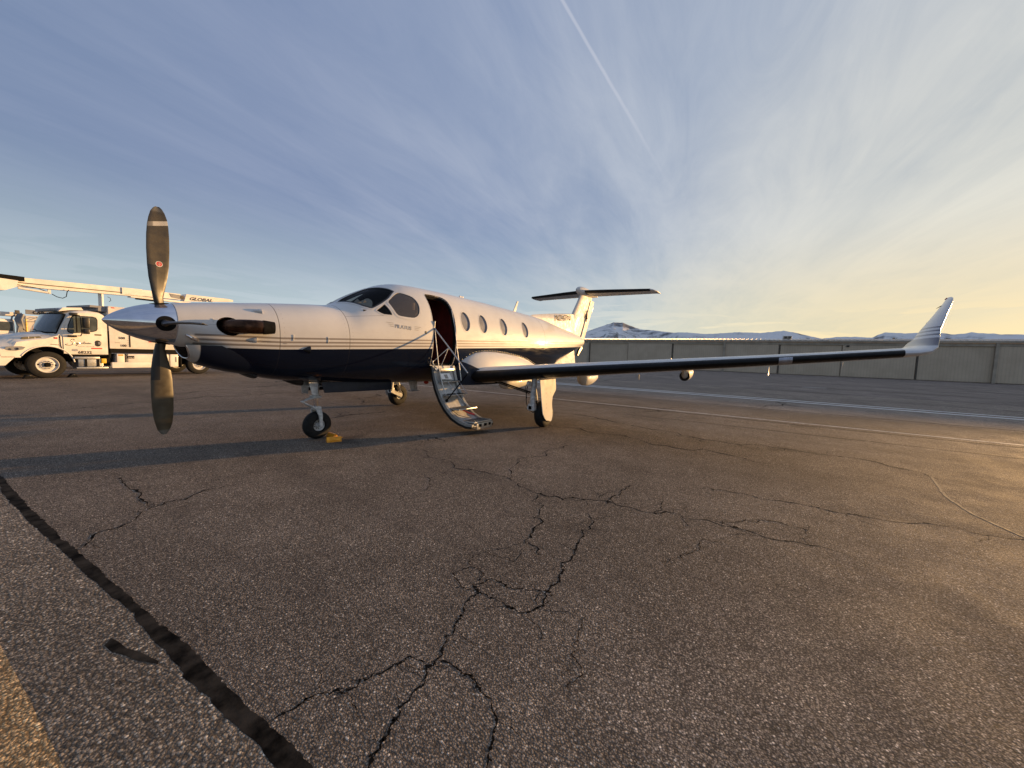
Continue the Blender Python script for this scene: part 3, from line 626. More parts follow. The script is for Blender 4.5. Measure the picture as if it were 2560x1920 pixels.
for sg in (-1, 1):
    rows = [((12.52, .05 * sg, 3.955), 1.42, .105, 0), ((12.62, .8 * sg, 3.945), 1.31, .105, 0), ((12.92, 2.42 * sg, 3.925), 1.0, .10, 0), ((13.0, 2.5 * sg, 3.92), .93, .08, 0), ((13.3, 2.585 * sg, 3.915), .66, .05, 0)]
    mb = MB(); mb.loft([sect(le, ch, th, 'z') for le, ch, th, cb in rows]); st = mb.build('tailplane', MT['white'], plane, ang=45)
    lift_boot('deicing_boot', rows[:3], .09, .12, st)
    for f in (.35, .75):
        mb = MB(); mb.box(13.3, 13.36, sg * (.05 + 2.4 * f) - .02, sg * (.05 + 2.4 * f) + .02, 3.885, 3.91); mb.build('elevator_hinge', MT['black'], st)
    # ventral strake under the tail cone
    mb = MB(); v = [(10.0, .16 * sg, 1.30), (11.62, .20 * sg, 1.72), (11.60, .30 * sg, 1.08), (10.9, .30 * sg, 1.02)]
    mb.add(v + [(a, b + .018 * sg, c) for a, b, c in v], [(0, 1, 2, 3), (7, 6, 5, 4), (0, 4, 5, 1), (1, 5, 6, 2), (2, 6, 7, 3), (3, 7, 4, 0)]); mb.build('ventral_strake', MT['white'], plane)
mb = MB(); mb.lathe([(0, .03), (.05, .03), (.07, .01)], (14.1, 0, 3.97), (1, 0, 0), 12, cap=True); mb.build('tail_light', MT['gear_white'], plane)

# ------------------------------------------------------------------ wings
def wing_rows(sg):
    R = [(.45, 5.03, .935, 2.42, .165), (.90, 5.10, .975, 2.30, .16), (1.6, 5.19, 1.05, 2.12, .155), (2.5, 5.31, 1.145, 1.93, .15), (3.5, 5.44, 1.245, 1.73, .145), (4.5, 5.56, 1.34, 1.55, .14), (5.7, 5.72, 1.455, 1.34, .135), (6.6, 5.83, 1.545, 1.18, .13), (7.45, 5.94, 1.635, 1.04, .125)]
    return [((x, -sg * y, z), ch, th, .012) for y, x, z, ch, th in R]
def wl_rows(sg):
    # spine of the winglet: (y, z, xLE, chord, thickness, lean angle)
    R = [(7.45, 1.635, 5.94, 1.04, .125, 0, 0, 0), (7.60, 1.648, 5.99, 1.01, .12, 6, .015, .03), (7.72, 1.675, 6.07, .95, .115, 22, .06, .08), (7.79, 1.735, 6.17, .86, .11, 48, .095, .075), (7.825, 1.83, 6.29, .745, .10, 66, .075, .03), (7.86, 1.98, 6.43, .61, .10, 72, .05, .01), (7.96, 2.20, 6.64, .46, .10, 73, .02, .01), (8.06, 2.40, 6.86, .34, .10, 72, .0, .01), (8.085, 2.45, 6.95, .27, .09, 72, 0, .01), (8.095, 2.475, 7.04, .17, .07, 72, 0, .01)]
    S_ = []
    for y, z, x, ch, th, a, ty, tz in R:
        a = math.radians(a); N = Vector((0, sg * math.sin(a), math.cos(a))); q = []
        up = [(u, t * th + .01 * 4 * u * (1 - u)) for u, t in zip(FX, FT)]; lo = [(u, -t * th + .01 * 4 * u * (1 - u)) for u, t in zip(FX, FT)][1:-1][::-1]
        for u, t in up + lo: q.append(Vector((x + u * ch, -sg * (y - ty * u), z + tz * u)) + N * t * ch)
        S_.append(q)
    return S_
def winglet_mat():
    m, nt, b = new('winglet_paint'); co = nd(nt, 'ShaderNodeTexCoord').outputs['Object']; sp = nd(nt, 'ShaderNodeSeparateXYZ', {0: co}); Z = sp.outputs[2]
    s = None
    for z0, w in ((2.012, .010), (1.962, .010), (1.908, .011)):
        q = mapr(nt, mth(nt, 'ABSOLUTE', mth(nt, 'SUBTRACT', Z, z0)), w, w + .001, 1, 0, False); s = q if s is None else mth(nt, 'MAXIMUM', s, q)
    low = mapr(nt, Z, 1.862, 1.864, 1, 0, False)
    low = mth(nt, 'MULTIPLY', low, mapr(nt, Z, 1.74, 1.76, 0, 1, False)); s = mth(nt, 'MAXIMUM', s, low)
    c = mix(nt, s, (.58, .57, .57), (.14, .13, .15)); setc(nt, b, 'Base Color', c); b.inputs['Roughness'].default_value = .3; b.inputs['Coat Weight'].default_value = .3; b.inputs['Coat Roughness'].default_value = .08
    return m
MT['winglet'] = winglet_mat()
m_, nt_, b_ = new('root_fairing_paint'); co_ = nd(nt_, 'ShaderNodeTexCoord').outputs['Object']; sp_ = nd(nt_, 'ShaderNodeSeparateXYZ', {0: co_})
e_ = mth(nt_, 'SUBTRACT', sp_.outputs[2], mth(nt_, 'MULTIPLY_ADD', mth(nt_, 'MAXIMUM', mth(nt_, 'SUBTRACT', 5.45, sp_.outputs[0]), 0.0), .42, 1.07))
setc(nt_, b_, 'Base Color', mix(nt_, mapr(nt_, e_, 0, .002, 0, 1, False), (.0035, .0065, .018), mix(nt_, noise(nt_, co_, 3, 5, .6), (.54, .53, .51), (.63, .62, .60)))); b_.inputs['Roughness'].default_value = .45; b_.inputs['Specular IOR Level'].default_value = .2; b_.inputs['Coat Weight'].default_value = .2; b_.inputs['Coat Roughness'].default_value = .08
MT['root_fairing'] = m_
for sg in (1, -1):
    rows = wing_rows(sg); mb = MB(); mb.loft([sect(le, ch, th, 'z', cb) for le, ch, th, cb in rows]); wing = mb.build('wing', MT['white'], plane, ang=45)
    lift_boot('deicing_boot', rows[1:], .045, .10, wing)
    mb = MB(); mb.loft(wl_rows(sg)); wl = mb.build('winglet', MT['winglet'], wing, ang=45)
    mb = MB(); mb.tube([(7.20, -sg * 8.09, 2.475), (7.30, -sg * 8.10, 2.472)], [.012, .006], 8); mb.build('position_light', MT['red'], wing)
    for p, q in (((7.05, 7.89, 2.13), (7.16, 7.90, 2.12)), ((7.22, 8.02, 2.36), (7.33, 8.03, 2.35)), ((7.05, 7.60, 1.65), (7.2, 7.62, 1.65)), ((7.02, 6.8, 1.56), (7.18, 6.82, 1.55))):
        mb = MB(); mb.tube([(p[0] - .1, -sg * p[1], p[2]), (q[0], -sg * q[1], q[2])], [.006, .003], 5); mb.build('static_wick', MT['black'], wing)
    # taxi light window in the boot, stall vane, pitot tube and drain mast under the wing
    r6 = rows[6]
    def le_at(y):
        ys = [abs(r[0][1]) for r in rows]; i = max(j for j in range(len(ys)) if ys[j] <= y); i = min(i, len(ys) - 2); f = (y - ys[i]) / (ys[i + 1] - ys[i])
        a, b = rows[i], rows[i + 1]; L = lambda p, q: p + (q - p) * f
        return ((L(a[0][0], b[0][0]), -sg * y, L(a[0][2], b[0][2])), L(a[1], b[1]), L(a[2], b[2]), .012)
    o = lift_boot('landing_light', [le_at(6.12), le_at(6.20), le_at(6.28)], .016, .055, wing, 'silver', .009)
    mb = MB(); mb.tube([(5.86, -sg * 6.00, 1.40), (5.85, -sg * 6.0, 1.30), (5.80, -sg * 6.0, 1.275), (5.62, -sg * 6.0, 1.27)], [.013, .012, .011, .008], 8); mb.build('pitot_tube', MT['gear_white'], wing)
    mb = MB(); mb.tube([(5.95, -sg * 6.84, 1.50), (5.95, -sg * 6.84, 1.44)], [.012, .008], 8); mb.build('fuel_vent', MT['gear_white'], wing)
    mb = MB(); mb.tube([(6.1, -sg * 4.05, 1.17), (6.12, -sg * 4.05, 1.07)], [.008, .005], 6); mb.build('drain_mast', MT['grey_metal'], wing)
    mb = MB(); mb.box(5.9, 5.94, -sg * 4.62 - .008, -sg * 4.62 + .008, 1.44, 1.485); mb.build('fuel_cap_vent', MT['gear_white'], wing)
    # flap and aileron gaps on the lower and upper surface are thin raised panels
    for y0, y1, nm in ((1.25, 5.3, 'flap'), (5.35, 7.3, 'aileron')):
        a, b = le_at(y0), le_at(y1); mb = MB(); ss = []
        for le, ch, th, cb in (a, b):
            q = []
            for s_ in (1, -1):
                us = (.74, .82, .90, .96, 1.0)
                pts = [(le[0] + u * ch, le[1], le[2] + (s_ * 5 * (.2969 * math.sqrt(u) - .126 * u - .3516 * u * u + .2843 * u**3 - .1036 * u**4) * th + cb * 4 * u * (1 - u)) * ch + s_ * .006) for u in us]
                q += pts if s_ == 1 else pts[::-1]
            ss.append(q)
        mb.loft(ss); mb.build(nm, MT['white'], wing, ang=30)
    # flap track fairings
    for y, x0, x1, w, d, zb in ((1.15, 5.75, 7.2, .14, .16, .83), (2.54, 6.90, 8.0, .14, .19, .985), (4.74, 6.55, 7.5, .085, .13, 1.21)):
        mb = MB(); ss = []
        for i in range(12):
            f = i / 11; x = x0 + (x1 - x0) * f; r = max(.02, math.sin(math.pi * (f ** .6)) ** .6) if i < 11 else .03
            ss.append([(x, -sg * y + w * r * math.cos(2 * math.pi * k / 18), zb + (.02 if math.sin(2 * math.pi * k / 18) > 0 else 0) + math.sin(2 * math.pi * k / 18) * (d * r if math.sin(2 * math.pi * k / 18) < 0 else .06)) for k in range(18)])
        mb.loft(ss); fp = mb.build('flap_track_fairing', MT['white'] if y != 4.78 else MT['alu'], wing, ang=50)
        if y > 4:
            q = MB(); q.lathe([(0, .088), (-.03, .09), (-.035, .075), (-.02, .055), (-.03, .03), (-.03, .001)], (x0 + .10, -sg * y, zb - .045), (1, 0, 0), 24); q.build('fairing_nose', MT['black'], fp)
    # bulged wing to body fairing with a row of screws along its upper edge
    mb = MB(); ss = []
    FXs = [4.80, 4.86, 4.95, 5.1, 5.3, 5.6, 6.0, 6.5, 7.0, 7.5, 8.0, 8.35]
    FZ = [1.12, 1.22, 1.31, 1.40, 1.47, 1.512, 1.51, 1.48, 1.425, 1.34, 1.20, 1.05]; FW = [.70, .76, .83, .90, .96, 1.00, 1.02, 1.02, .99, .94, .85, .70]
    for x, z, w in zip(FXs, FZ, FW):
        q = []
        yin = side_y(x, z) - .012
        for k in range(11):
            a = math.pi / 2 * k / 10; q.append((x, -sg * (yin + (w - yin) * math.sin(a) ** .9 if w > yin else yin + .002), .80 + (z - .80) * math.cos(a) ** .75))
        q.append((x, -sg * .3, .80)); ss.append(q)
    mb.loft(ss, closed=False, cap=False); fr = mb.build('wing_root_fairing', MT['root_fairing'], wing, ang=60)
    mb = MB()
    for i in range(34):
        f = i / 33; x = 4.95 + f * 3.2; z = float(np.interp(x, FXs, FZ)) + .022; mb.lathe([(0, .007), (.003, .006), (.003, .001)], (x, -sg * (side_y(x, z)), z), (0, -sg, 0), 8)
    mb.build('fairing_screws', MT['steel'], fr, kind='stuff')
# ------------------------------------------------------------------ undercarriage
MT['lining'] = plain('stair_panel_paint', (.50, .49, .46), .45, 0, 0, .2, 9)
MT['navy'] = plain('navy_gloss', (.0035, .0065, .018), .4, 0, .1, .2, 6); MT['navy'].node_tree.nodes['Principled BSDF'].inputs['Specular IOR Level'].default_value = .2
def tyre_profile(R, w, r_in):
    h = (R - r_in); pts = []
    for i in range(17):
        a = -math.pi / 2 * 1.12 + math.pi * 1.12 * i / 16
        pts.append((w / 2 * math.copysign(abs(math.sin(a)) ** .75, math.sin(a)), r_in + h * (.12 + .88 * max(0, math.cos(a)) ** .55) if abs(a) < math.pi / 2 else r_in + h * .06))
    return pts
def wheel(parent, c, R, w, r_in, side, rim='gear_white', spokes=True, name='wheel'):
    mb = MB(); prof = tyre_profile(R, w, r_in); mb.lathe(prof, c, (0, 1, 0), 48); t = mb.build('tyre', MT['rubber'], parent, ang=40)
    mb = MB(); hw = w * .36
    mb.lathe([(-hw, r_in * 1.03), (-hw - .004, r_in * .98), (-hw + .012, r_in * .80), (-hw + .035, r_in * .74), (-hw + .038, r_in * .5), (-hw + .015, r_in * .42), (-hw + .0, r_in * .34), (-hw - .002, r_in * .12), (-hw + .0, .001)], c, (0, 1, 0), 40)
    mb.lathe([(hw, r_in * 1.03), (hw + .004, r_in * .98), (hw - .012, r_in * .80), (hw - .035, r_in * .74), (hw - .038, r_in * .5), (hw - .015, r_in * .42), (hw, r_in * .34), (hw + .002, r_in * .12), (hw, .001)], c, (0, 1, 0), 40)
    for k in range(9):
        a = 2 * math.pi * k / 9
        for s_ in (-1, 1): mb.lathe([(0, .006), (.012, .006), (.012, .001)], (c[0] + math.cos(a) * r_in * .60, c[1] + s_ * (hw - .036), c[2] + math.sin(a) * r_in * .60), (0, s_, 0), 6, 1)
    mb.build('rim', [MT[rim], MT['flat_black']], parent, ang=40); return t
# nose gear
mb = MB(); mb.tube([(2.31, 0, 1.0), (2.315, 0, .67)], .052, 20); mb.tube([(2.315, 0, .70), (2.32, 0, .66)], .064, 20); mb.tube([(2.27, 0, .86), (2.27, 0, .72)], .018, 8); mb.box(2.255, 2.375, -.075, .075, .665, .70, bev=.01); mb.box(2.20, 2.42, -.10, .10, .845, .862)
ng = mb.build('nose_gear', MT['gear_white'], plane)
mb = MB(); mb.tube([(2.315, 0, .67), (2.322, 0, .50)], .034, 20); mb.build('oleo_piston', MT['chrome'], ng)
mb = MB()
for s_ in (-1, 1):
    mb.tube([(2.27, .045 * s_, .675), (2.10, .012 * s_, .617)], [.015, .010], 8); mb.tube([(2.10, .012 * s_, .617), (2.285, .05 * s_, .50)], [.010, .015], 8)
mb.tube([(2.10, -.03, .617), (2.10, .03, .617)], .012, 8); mb.build('torque_link', MT['gear_white'], ng)
mb = MB(); mb.box(2.27, 2.375, -.07, .07, .475, .525, bev=.014)
for s_ in (-1, 1):
    ss = []
    for x, y, z, a, b in ((2.32, .05, .50, .045, .016), (2.325, .085, .46, .040, .014), (2.335, .112, .38, .028, .012), (2.337, .115, .30, .023, .011), (2.335, .112, .222, .026, .012), (2.335, .112, .195, .018, .010)):
        ss.append([(x - a, s_ * y - b, z), (x + a, s_ * y - b, z), (x + a, s_ * y + b, z), (x - a, s_ * y + b, z)])
    mb.loft(ss)
mb.tube([(2.335, -.13, .222), (2.335, .13, .222)], .02, 14); mb.build('fork', MT['gear_white'], ng, ang=30)
wheel(ng, (2.335, 0, .222), .222, .165, .092, -1)
mb = MB(); mb.tube([(2.40, .03, .90), (2.55, .03, .80), (2.62, .03, .90)], .012, 8); mb.tube([(2.30, -.05, .82), (2.33, -.06, .70)], .009, 6); mb.tube([(2.34, .06, .84), (2.37, .07, .60), (2.33, .07, .48)], .006, 6); mb.build('hydraulic_line', MT['steel'], ng)
for s_ in (-1, 1):
    ss = MB(); y = s_ * .235
    ss.add([(2.285, y * .9, .93), (3.60, y * .95, .90), (3.60, y * 1.04, .742), (2.32, y * 1.06, .762)], [(0, 1, 2, 3)]); ss.add([(2.285, y * .9 - .018, .93), (3.60, y * .95 - .018, .90), (3.60, y * 1.04 - .018, .742), (2.32, y * 1.06 - .018, .762)], [(3, 2, 1, 0)])
    ss.f += [(0, 1, 5, 4), (1, 2, 6, 5), (2, 3, 7, 6), (3, 0, 4, 7)]; ss.m += [0] * 4
    ss.build('nose_gear_door', MT['navy'], plane)
    q = MB(); q.add([(2.14, s_ * .12, .93), (2.28, s_ * .12, .93), (2.27, s_ * .14, .72), (2.18, s_ * .14, .74)], [(0, 1, 2, 3)]); q.add([(2.14, s_ * .132, .93), (2.28, s_ * .132, .93), (2.27, s_ * .152, .72), (2.18, s_ * .152, .74)], [(3, 2, 1, 0)]); q.f += [(0, 1, 5, 4), (1, 2, 6, 5), (2, 3, 7, 6), (3, 0, 4, 7)]; q.m += [0] * 4
    q.build('strut_door', MT['gear_white'], plane)
# main gears
for sg in (1, -1):
    Y = -sg * 2.26; yo = -sg
    mb = MB(); mb.tube([(5.56, -sg * 2.16, 1.02), (5.53, -sg * 2.16, .72), (5.50, -sg * 2.16, .46)], [.055, .055, .06], 16); mb.box(5.44, 5.56, -sg * 2.16 - .07, -sg * 2.16 + .07, .36, .50, bev=.02); mb.lathe([(-.03, .001), (-.03, .05), (.03, .05), (.03, .001)], (5.42, -sg * 2.12, .90), (0, 1, 0), 16)
    mg = mb.build('main_gear', MT['gear_white'], plane)
    mb = MB(); ss = []
    for x, z, a, b in ((5.44, .42, .035, .05), (5.55, .38, .05, .045), (5.68, .32, .045, .04), (5.80, .285, .055, .04)): ss.append([(x, -sg * 2.13 - b, z - a), (x, -sg * 2.13 + b, z - a), (x, -sg * 2.13 + b, z + a), (x, -sg * 2.13 - b, z + a)])
    mb.loft(ss); mb.tube([(5.80, -sg * 2.10, .285), (5.80, -sg * 2.33, .285)], .03, 14); mb.build('trailing_link', MT['gear_white'], mg, ang=30)
    mb = MB(); mb.tube([(5.62, -sg * 2.12, .86), (5.72, -sg * 2.12, .55)], .038, 14); mb.tube([(5.70, -sg * 2.12, .60), (5.78, -sg * 2.12, .32)], .022, 12, 1); mb.build('shock_absorber', [MT['gear_white'], MT['chrome']], mg)
    mb = MB(); mb.tube([(5.52, -sg * 2.10, .72), (5.50, -sg * 1.15, .92)], .016, 8); mb.tube([(5.47, -sg * 2.10, .70), (5.45, -sg * 1.15, .90)], .011, 8); mb.build('side_brace', MT['flat_black'], mg)
    mb = MB(); mb.tube([(5.46, -sg * 2.08, .95), (5.44, -sg * 2.06, .75), (5.40, -sg * 2.07, .62), (5.41, -sg * 2.08, .50), (5.46, -sg * 2.08, .42)], .007, 6); mb.tube([(5.41, -sg * 2.06, .88), (5.39, -sg * 2.06, .8), (5.43, -sg * 2.07, .6)], .006, 6); mb.build('brake_hose', MT['flat_black'], mg)
    wheel(mg, (5.80, Y, .28), .28, .20, .112, 1)
    poly = [(5.365, .985), (6.0, .99), (6.035, .83), (6.03, .76), (5.90, .63), (5.885, .50), (5.90, .40), (5.93, .32), (5.925, .22), (5.90, .145), (5.86, .125), (5.77, .150), (5.67, .165), (5.60, .22), (5.52, .32), (5.44, .62)]
    mb = MB(); mb.prism(poly, -sg * 2.385, -sg * 2.400); d = mb.build('gear_door', MT['white'], mg)
    q = MB()
    for x, z in ((5.62, .80), (5.62, .72), (5.62, .64), (5.80, .84), (5.80, .72), (5.66, .50), (5.66, .42), (5.93, .31)): q.lathe([(0, .008 if x < 5.9 else .018), (.002, .006), (.002, .001)], (x, -sg * 2.400, z), (0, -sg, 0), 8)
    q.build('door_fasteners', MT['olive'], d, kind='stuff')
    q = MB(); q.add([(5.37, -sg * 2.36, 1.0), (6.0, -sg * 2.36, 1.0), (6.1, -sg * 2.44, 1.035), (5.33, -sg * 2.44, 1.035)], [(0, 1, 2, 3)]); q.add([(5.37, -sg * 2.36, .985), (6.0, -sg * 2.36, .985), (6.1, -sg * 2.44, 1.02), (5.33, -sg * 2.44, 1.02)], [(3, 2, 1, 0)]); q.build('hinge_fairing', MT['white'], d)

# ------------------------------------------------------------------ airstair
OUT = [(-.735, 1.20), (-.748, 1.145), (-.787, .943), (-.848, .76), (-.966, .542), (-1.103, .378), (-1.269, .245), (-1.46, .166), (-1.646, .128), (-1.79, .135)]
INN = [(-.80, 1.20), (-.82, 1.148), (-.878, .948), (-.965, .752), (-1.085, .56), (-1.19, .445), (-1.345, .322), (-1.52, .245), (-1.66, .215), (-1.79, .21)]
X0, X1 = 4.09, 4.69
mb = MB(); mb.prism(OUT + [(y - (y - Y) * .45, z + (Z - z) * .45) for (y, z), (Y, Z) in list(zip(OUT, INN))[::-1]], X0 + .02, X1 - .02, 'yz'); st = mb.build('airstair', MT['navy'], plane, ang=30)
mb = MB(); mid = [(y - (y - Y) * .45, z + (Z - z) * .45) for (y, z), (Y, Z) in zip(OUT, INN)]; mid2 = [(y - (y - Y) * .6, z + (Z - z) * .6) for (y, z), (Y, Z) in zip(OUT, INN)]
mb.prism(mid + mid2[::-1], X0 + .03, X1 - .03, 'yz'); mb.build('airstair_lining', MT['lining'], st, ang=30)
for xa, xb in ((X0 - .002, X0 + .055), (X1 - .055, X1 + .002)):
    mb = MB(); mb.prism(mid + INN[::-1], xa, xb, 'yz'); mb.build('stringer', MT['grey_metal'], st, ang=30)
    mb = MB(); a = OUT; b = mid; k = .025; mb.prism([(y, z) for y, z in a] + [(y, z) for y, z in b][::-1], (xa if xa < 4.3 else xb) - .006, (xa if xa < 4.3 else xb) + .006, 'yz'); mb.build('door_seal', MT['rubber'], st, ang=30)
for y0, y1, z in ((-.862, -.975, .915), (-.955, -1.185, .675), (-1.12, -1.43, .435), (-1.50, -1.79, .245)):
    mb = MB(); mb.box(X0 + .06, X1 - .03, y1, y0, z - .022, z, bev=.006); s = mb.build('stair_tread', MT['alu'], st)
    mb = MB()
    for i in range(5): mb.box(X0 + .08, X1 - .05, y0 - (y0 - y1) * (.2 + .15 * i) - .004, y0 - (y0 - y1) * (.2 + .15 * i) + .004, z, z + .003)
    mb.build('grip_strip', MT['flat_black'], s)
mb = MB(); mb.box(X0 + .10, X1 - .12, -.90, -.835, 1.10, 1.155, bev=.008); mb.build('hinge_cover', MT['alu'], st)
mb = MB(); mb.add([(4.17, -.905, 1.06), (4.44, -.905, 1.06), (4.46, -.955, .955), (4.19, -.955, .955)], [(0, 1, 2, 3)]); mb.build('placard', MT['paper'], st, smooth=False)
mb = MB(); mb.add([(4.27, -.917, 1.04), (4.36, -.917, 1.04), (4.37, -.952, .965), (4.28, -.952, .965)], [(0, 1, 2, 3)]); mb.build('placard_print', MT['grey_letter'], st, smooth=False)
mb = MB(); mb.box(4.22, 4.66, -1.795, -1.66, .105, .215, bev=.008); mb.build('stair_foot', MT['alu'], st)
mb = MB(); mb.box(4.27, 4.35, -1.80, -1.79, .15, .20); mb.box(4.42, 4.50, -1.80, -1.79, .15, .20); mb.box(4.56, 4.62, -1.80, -1.79, .15, .20); mb.build('foot_recess', MT['flat_black'], st)
mb = MB(); mb.tube([(4.36, -1.30, .40), (4.46, -1.42, .335), (4.52, -1.49, .31)], [.008, .016, .018], 8); mb.build('release_handle', MT['red'], st)
mb = MB(); mb.tube([(4.18, -1.24, .40), (4.2, -1.36, .325), (4.3, -1.46, .285), (4.4, -1.5, .27)], .005, 6); mb.build('lanyard', MT['flat_black'], st)
# folding handrails and support cables
mb = MB(); mb.tube([(4.108, -.80, 1.915), (4.118, -1.22, 1.51), (4.13, -1.63, 1.105)], .0125, 10); mb.tube([(4.108, -.80, 1.90), (4.112, -.81, 2.03)], .020, 8); hr = mb.build('handrail', MT['alu'], plane)
mb = MB(); mb.tube([(4.145, -1.60, 1.085), (4.135, -1.37, .83), (4.13, -1.14, .575)], .011, 10); mb.lathe([(0, .001), (0, .03), (.02, .03), (.02, .001)], (4.12, -1.14, .575), (1, 0, 0), 12); mb.build('rail_strut', MT['flat_black'], hr)
mb = MB(); mb.tube([(4.11, -.82, 1.90), (4.12, -.86, 1.6), (4.13, -.92, 1.2), (4.14, -1.0, .9), (4.15, -1.10, .68)], .0075, 6); mb.tube([(4.66, -.72, 2.30), (4.685, -.80, 1.95), (4.69, -.87, 1.5), (4.69, -.93, 1.2), (4.68, -1.0, .90)], .0085, 6)
mb.tube([(4.30, -1.0, .9), (4.36, -1.17, .68), (4.42, -1.28, .55), (4.5, -1.40, .44)], .007, 6); mb.tube([(4.62, -1.0, .9), (4.64, -1.18, .68)], .005, 6); mb.build('support_cable', MT['steel'], plane)
mb = MB(); mb.tube([(4.09, -.79, 1.26), (4.26, -.85, 1.42), (4.43, -.87, 1.545)], .008, 6); mb.tube([(4.43, -.87, 1.545), (4.34, -.86, 1.35), (4.28, -.84, 1.21)], .006, 6); mb.tube([(4.43, -.87, 1.52), (4.43, -.87, 1.56)], .014, 8); mb.build('cabin_strap', MT['steel'], plane)
mb = MB(); mb.tube([(4.08, -.82, 1.30), (4.06, -.83, 1.25), (4.10, -.84, 1.20), (4.14, -.86, 1.16)], .011, 8); mb.lathe([(0, .001), (0, .035), (.02, .035), (.02, .001)], (4.13, -.84, 1.15), (0, -1, .4), 14); mb.build('door_hinge', MT['alu'], plane)
bpy.context.view_layer.update()

# ------------------------------------------------------------------ wheel chocks
def chock(loc, rz, label):
    e = empty('wheel_chock', loc, label, 'wheel chock', math.radians(rz), group='orange chocks at the nose wheel')
    mb = MB(); n = 3
    mb.prism([(-.05, 0), (.05, 0), (.045, .03), (.012, .075), (-.012, .075), (-.045, .03)], -.105, .105); 
    bm_ = mb.build('chock_body', MT['orange'], e, ang=25)
    q = MB(); q.box(-.052, -.047, -.06, .06, .01, .028); q.tube([(0, -.105, .05), (0, -.13, .055), (0, -.105, .06)], .006, 6); q.build('rope_eye', MT['amber'], e)
    return e
chock((2.385, -.395, 0), 70, 'orange rubber chock lying nearer the camera beside the nose wheel')
chock((2.52, -.12, 0), -4, 'orange rubber chock tucked behind the nose wheel, farther from the camera')
# ------------------------------------------------------------------ ground
def asphalt(name, tone, light=1.0, coarse=1.0, regions=False):
    m, nt, b = new(name); co = nd(nt, 'ShaderNodeTexCoord').outputs['Object']; sp = nd(nt, 'ShaderNodeSeparateXYZ', {0: co}); X, Y = sp.outputs[0], sp.outputs[1]
    def vor(scale, feat='F1'):
        return nd(nt, 'ShaderNodeTexVoronoi', {'Vector': co, 'Scale': scale, 'Randomness': 1.0}, feature=feat, voronoi_dimensions='3D')
    v1 = vor(118 * coarse); v2 = vor(250 * coarse)
    r1 = nd(nt, 'ShaderNodeSeparateColor', {0: v1.outputs['Color']}); r2 = nd(nt, 'ShaderNodeSeparateColor', {0: v2.outputs['Color']})
    big = noise(nt, co, .35, 5, .6); med = noise(nt, co, 2.3, 5, .62); sml = noise(nt, co, 14, 4, .6)
    stone = ramp(nt, r1.outputs[0], [(0, (.038, .036, .034)), (.35, (.082, .076, .070)), (.62, (.135, .122, .108)), (.86, (.185, .168, .148)), (.96, (.26, .24, .21)), (1, (.44, .42, .38))])
    fine = ramp(nt, r2.outputs[1], [(0, (.05, .046, .042)), (.6, (.105, .094, .083)), (1, (.22, .20, .17))])
    agg = mix(nt, mapr(nt, r1.outputs[1], .38, .42, 0, 1, False), fine, stone)
    # binder between the stones
    agg = mix(nt, mapr(nt, v1.outputs['Distance'], .42, .62, 0, .75), agg, (.030, .027, .024))
    t = mix(nt, mapr(nt, big, .3, .7), tuple(q * .78 for q in tone), tuple(q * 1.2 for q in tone))
    t = mix(nt, mapr(nt, med, .35, .75, 0, .6), t, tuple(q * .72 for q in tone))
    c = mix(nt, 1.0, agg, t, 'MULTIPLY')
    c = vmt(nt, 'MULTIPLY', c, (8.5 * light, 8.45 * light, 8.3 * light))
    st = noise(nt, vmt(nt, 'MULTIPLY', co, (1.0, .16, 1.0)), 1.1, 6, .65)        # long streaks left by ploughs and drainage
    c = mix(nt, mapr(nt, st, .52, .78, 0, .45), c, (.07, .058, .05))
    if regions:
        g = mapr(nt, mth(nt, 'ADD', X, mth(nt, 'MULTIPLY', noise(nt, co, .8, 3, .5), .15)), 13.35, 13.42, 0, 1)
        c = mix(nt, g, c, vmt(nt, 'MULTIPLY', c, (1.62, 1.60, 1.60)))  # asphalt colour raised beyond the joint to lighten the hangar's shadow there
        g2 = mapr(nt, X, 24.0, 24.1); c = mix(nt, mth(nt, 'MULTIPLY', g2, .6), c, vmt(nt, 'MULTIPLY', c, (.85, .85, .9)))
        oil = mapr(nt, noise(nt, co, .55, 3, .5), .66, .74, 0, .5); c = mix(nt, oil, c, (.035, .03, .028))
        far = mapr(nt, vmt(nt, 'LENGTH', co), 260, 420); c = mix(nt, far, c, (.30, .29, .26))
    setc(nt, b, 'Base Color', c); setc(nt, b, 'Roughness', mapr(nt, med, .3, .7, .82, .95)); b.inputs['Specular IOR Level'].default_value = .10
    h = mth(nt, 'ADD', mth(nt, 'MULTIPLY', mth(nt, 'SUBTRACT', 1.0, v1.outputs['Distance']), .9), mth(nt, 'ADD', mth(nt, 'MULTIPLY', mth(nt, 'SUBTRACT', 1.0, v2.outputs['Distance']), .35), mth(nt, 'MULTIPLY', sml, 1.2)))
    bn = nd(nt, 'ShaderNodeBump', {'Height': h, 'Strength': .62, 'Distance': .007}); nt.links.new(bn.outputs[0], b.inputs['Normal'])
    return m
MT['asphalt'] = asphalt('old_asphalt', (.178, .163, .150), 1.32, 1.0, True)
MT['asphalt_light'] = asphalt('bleached_asphalt', (.215, .195, .172), 1.35, .72)
MT['line_yellow_worn'] = asphalt('worn_yellow_line', (.50, .37, .22), 1.25, .72)
MT['tar'] = plain('crack_sealer', (.034, .028, .022), .95, 0, 0, .6, 7, .5, 45, spec=.06)
MT['crack'] = plain('crack_shadow', (.009, .008, .007), .95, 0, 0, .2, 9, spec=.05)
MT['dust'] = plain('dusty_sealer', (.17, .14, .11), .8, 0, 0, .3, 9, .3, 60)
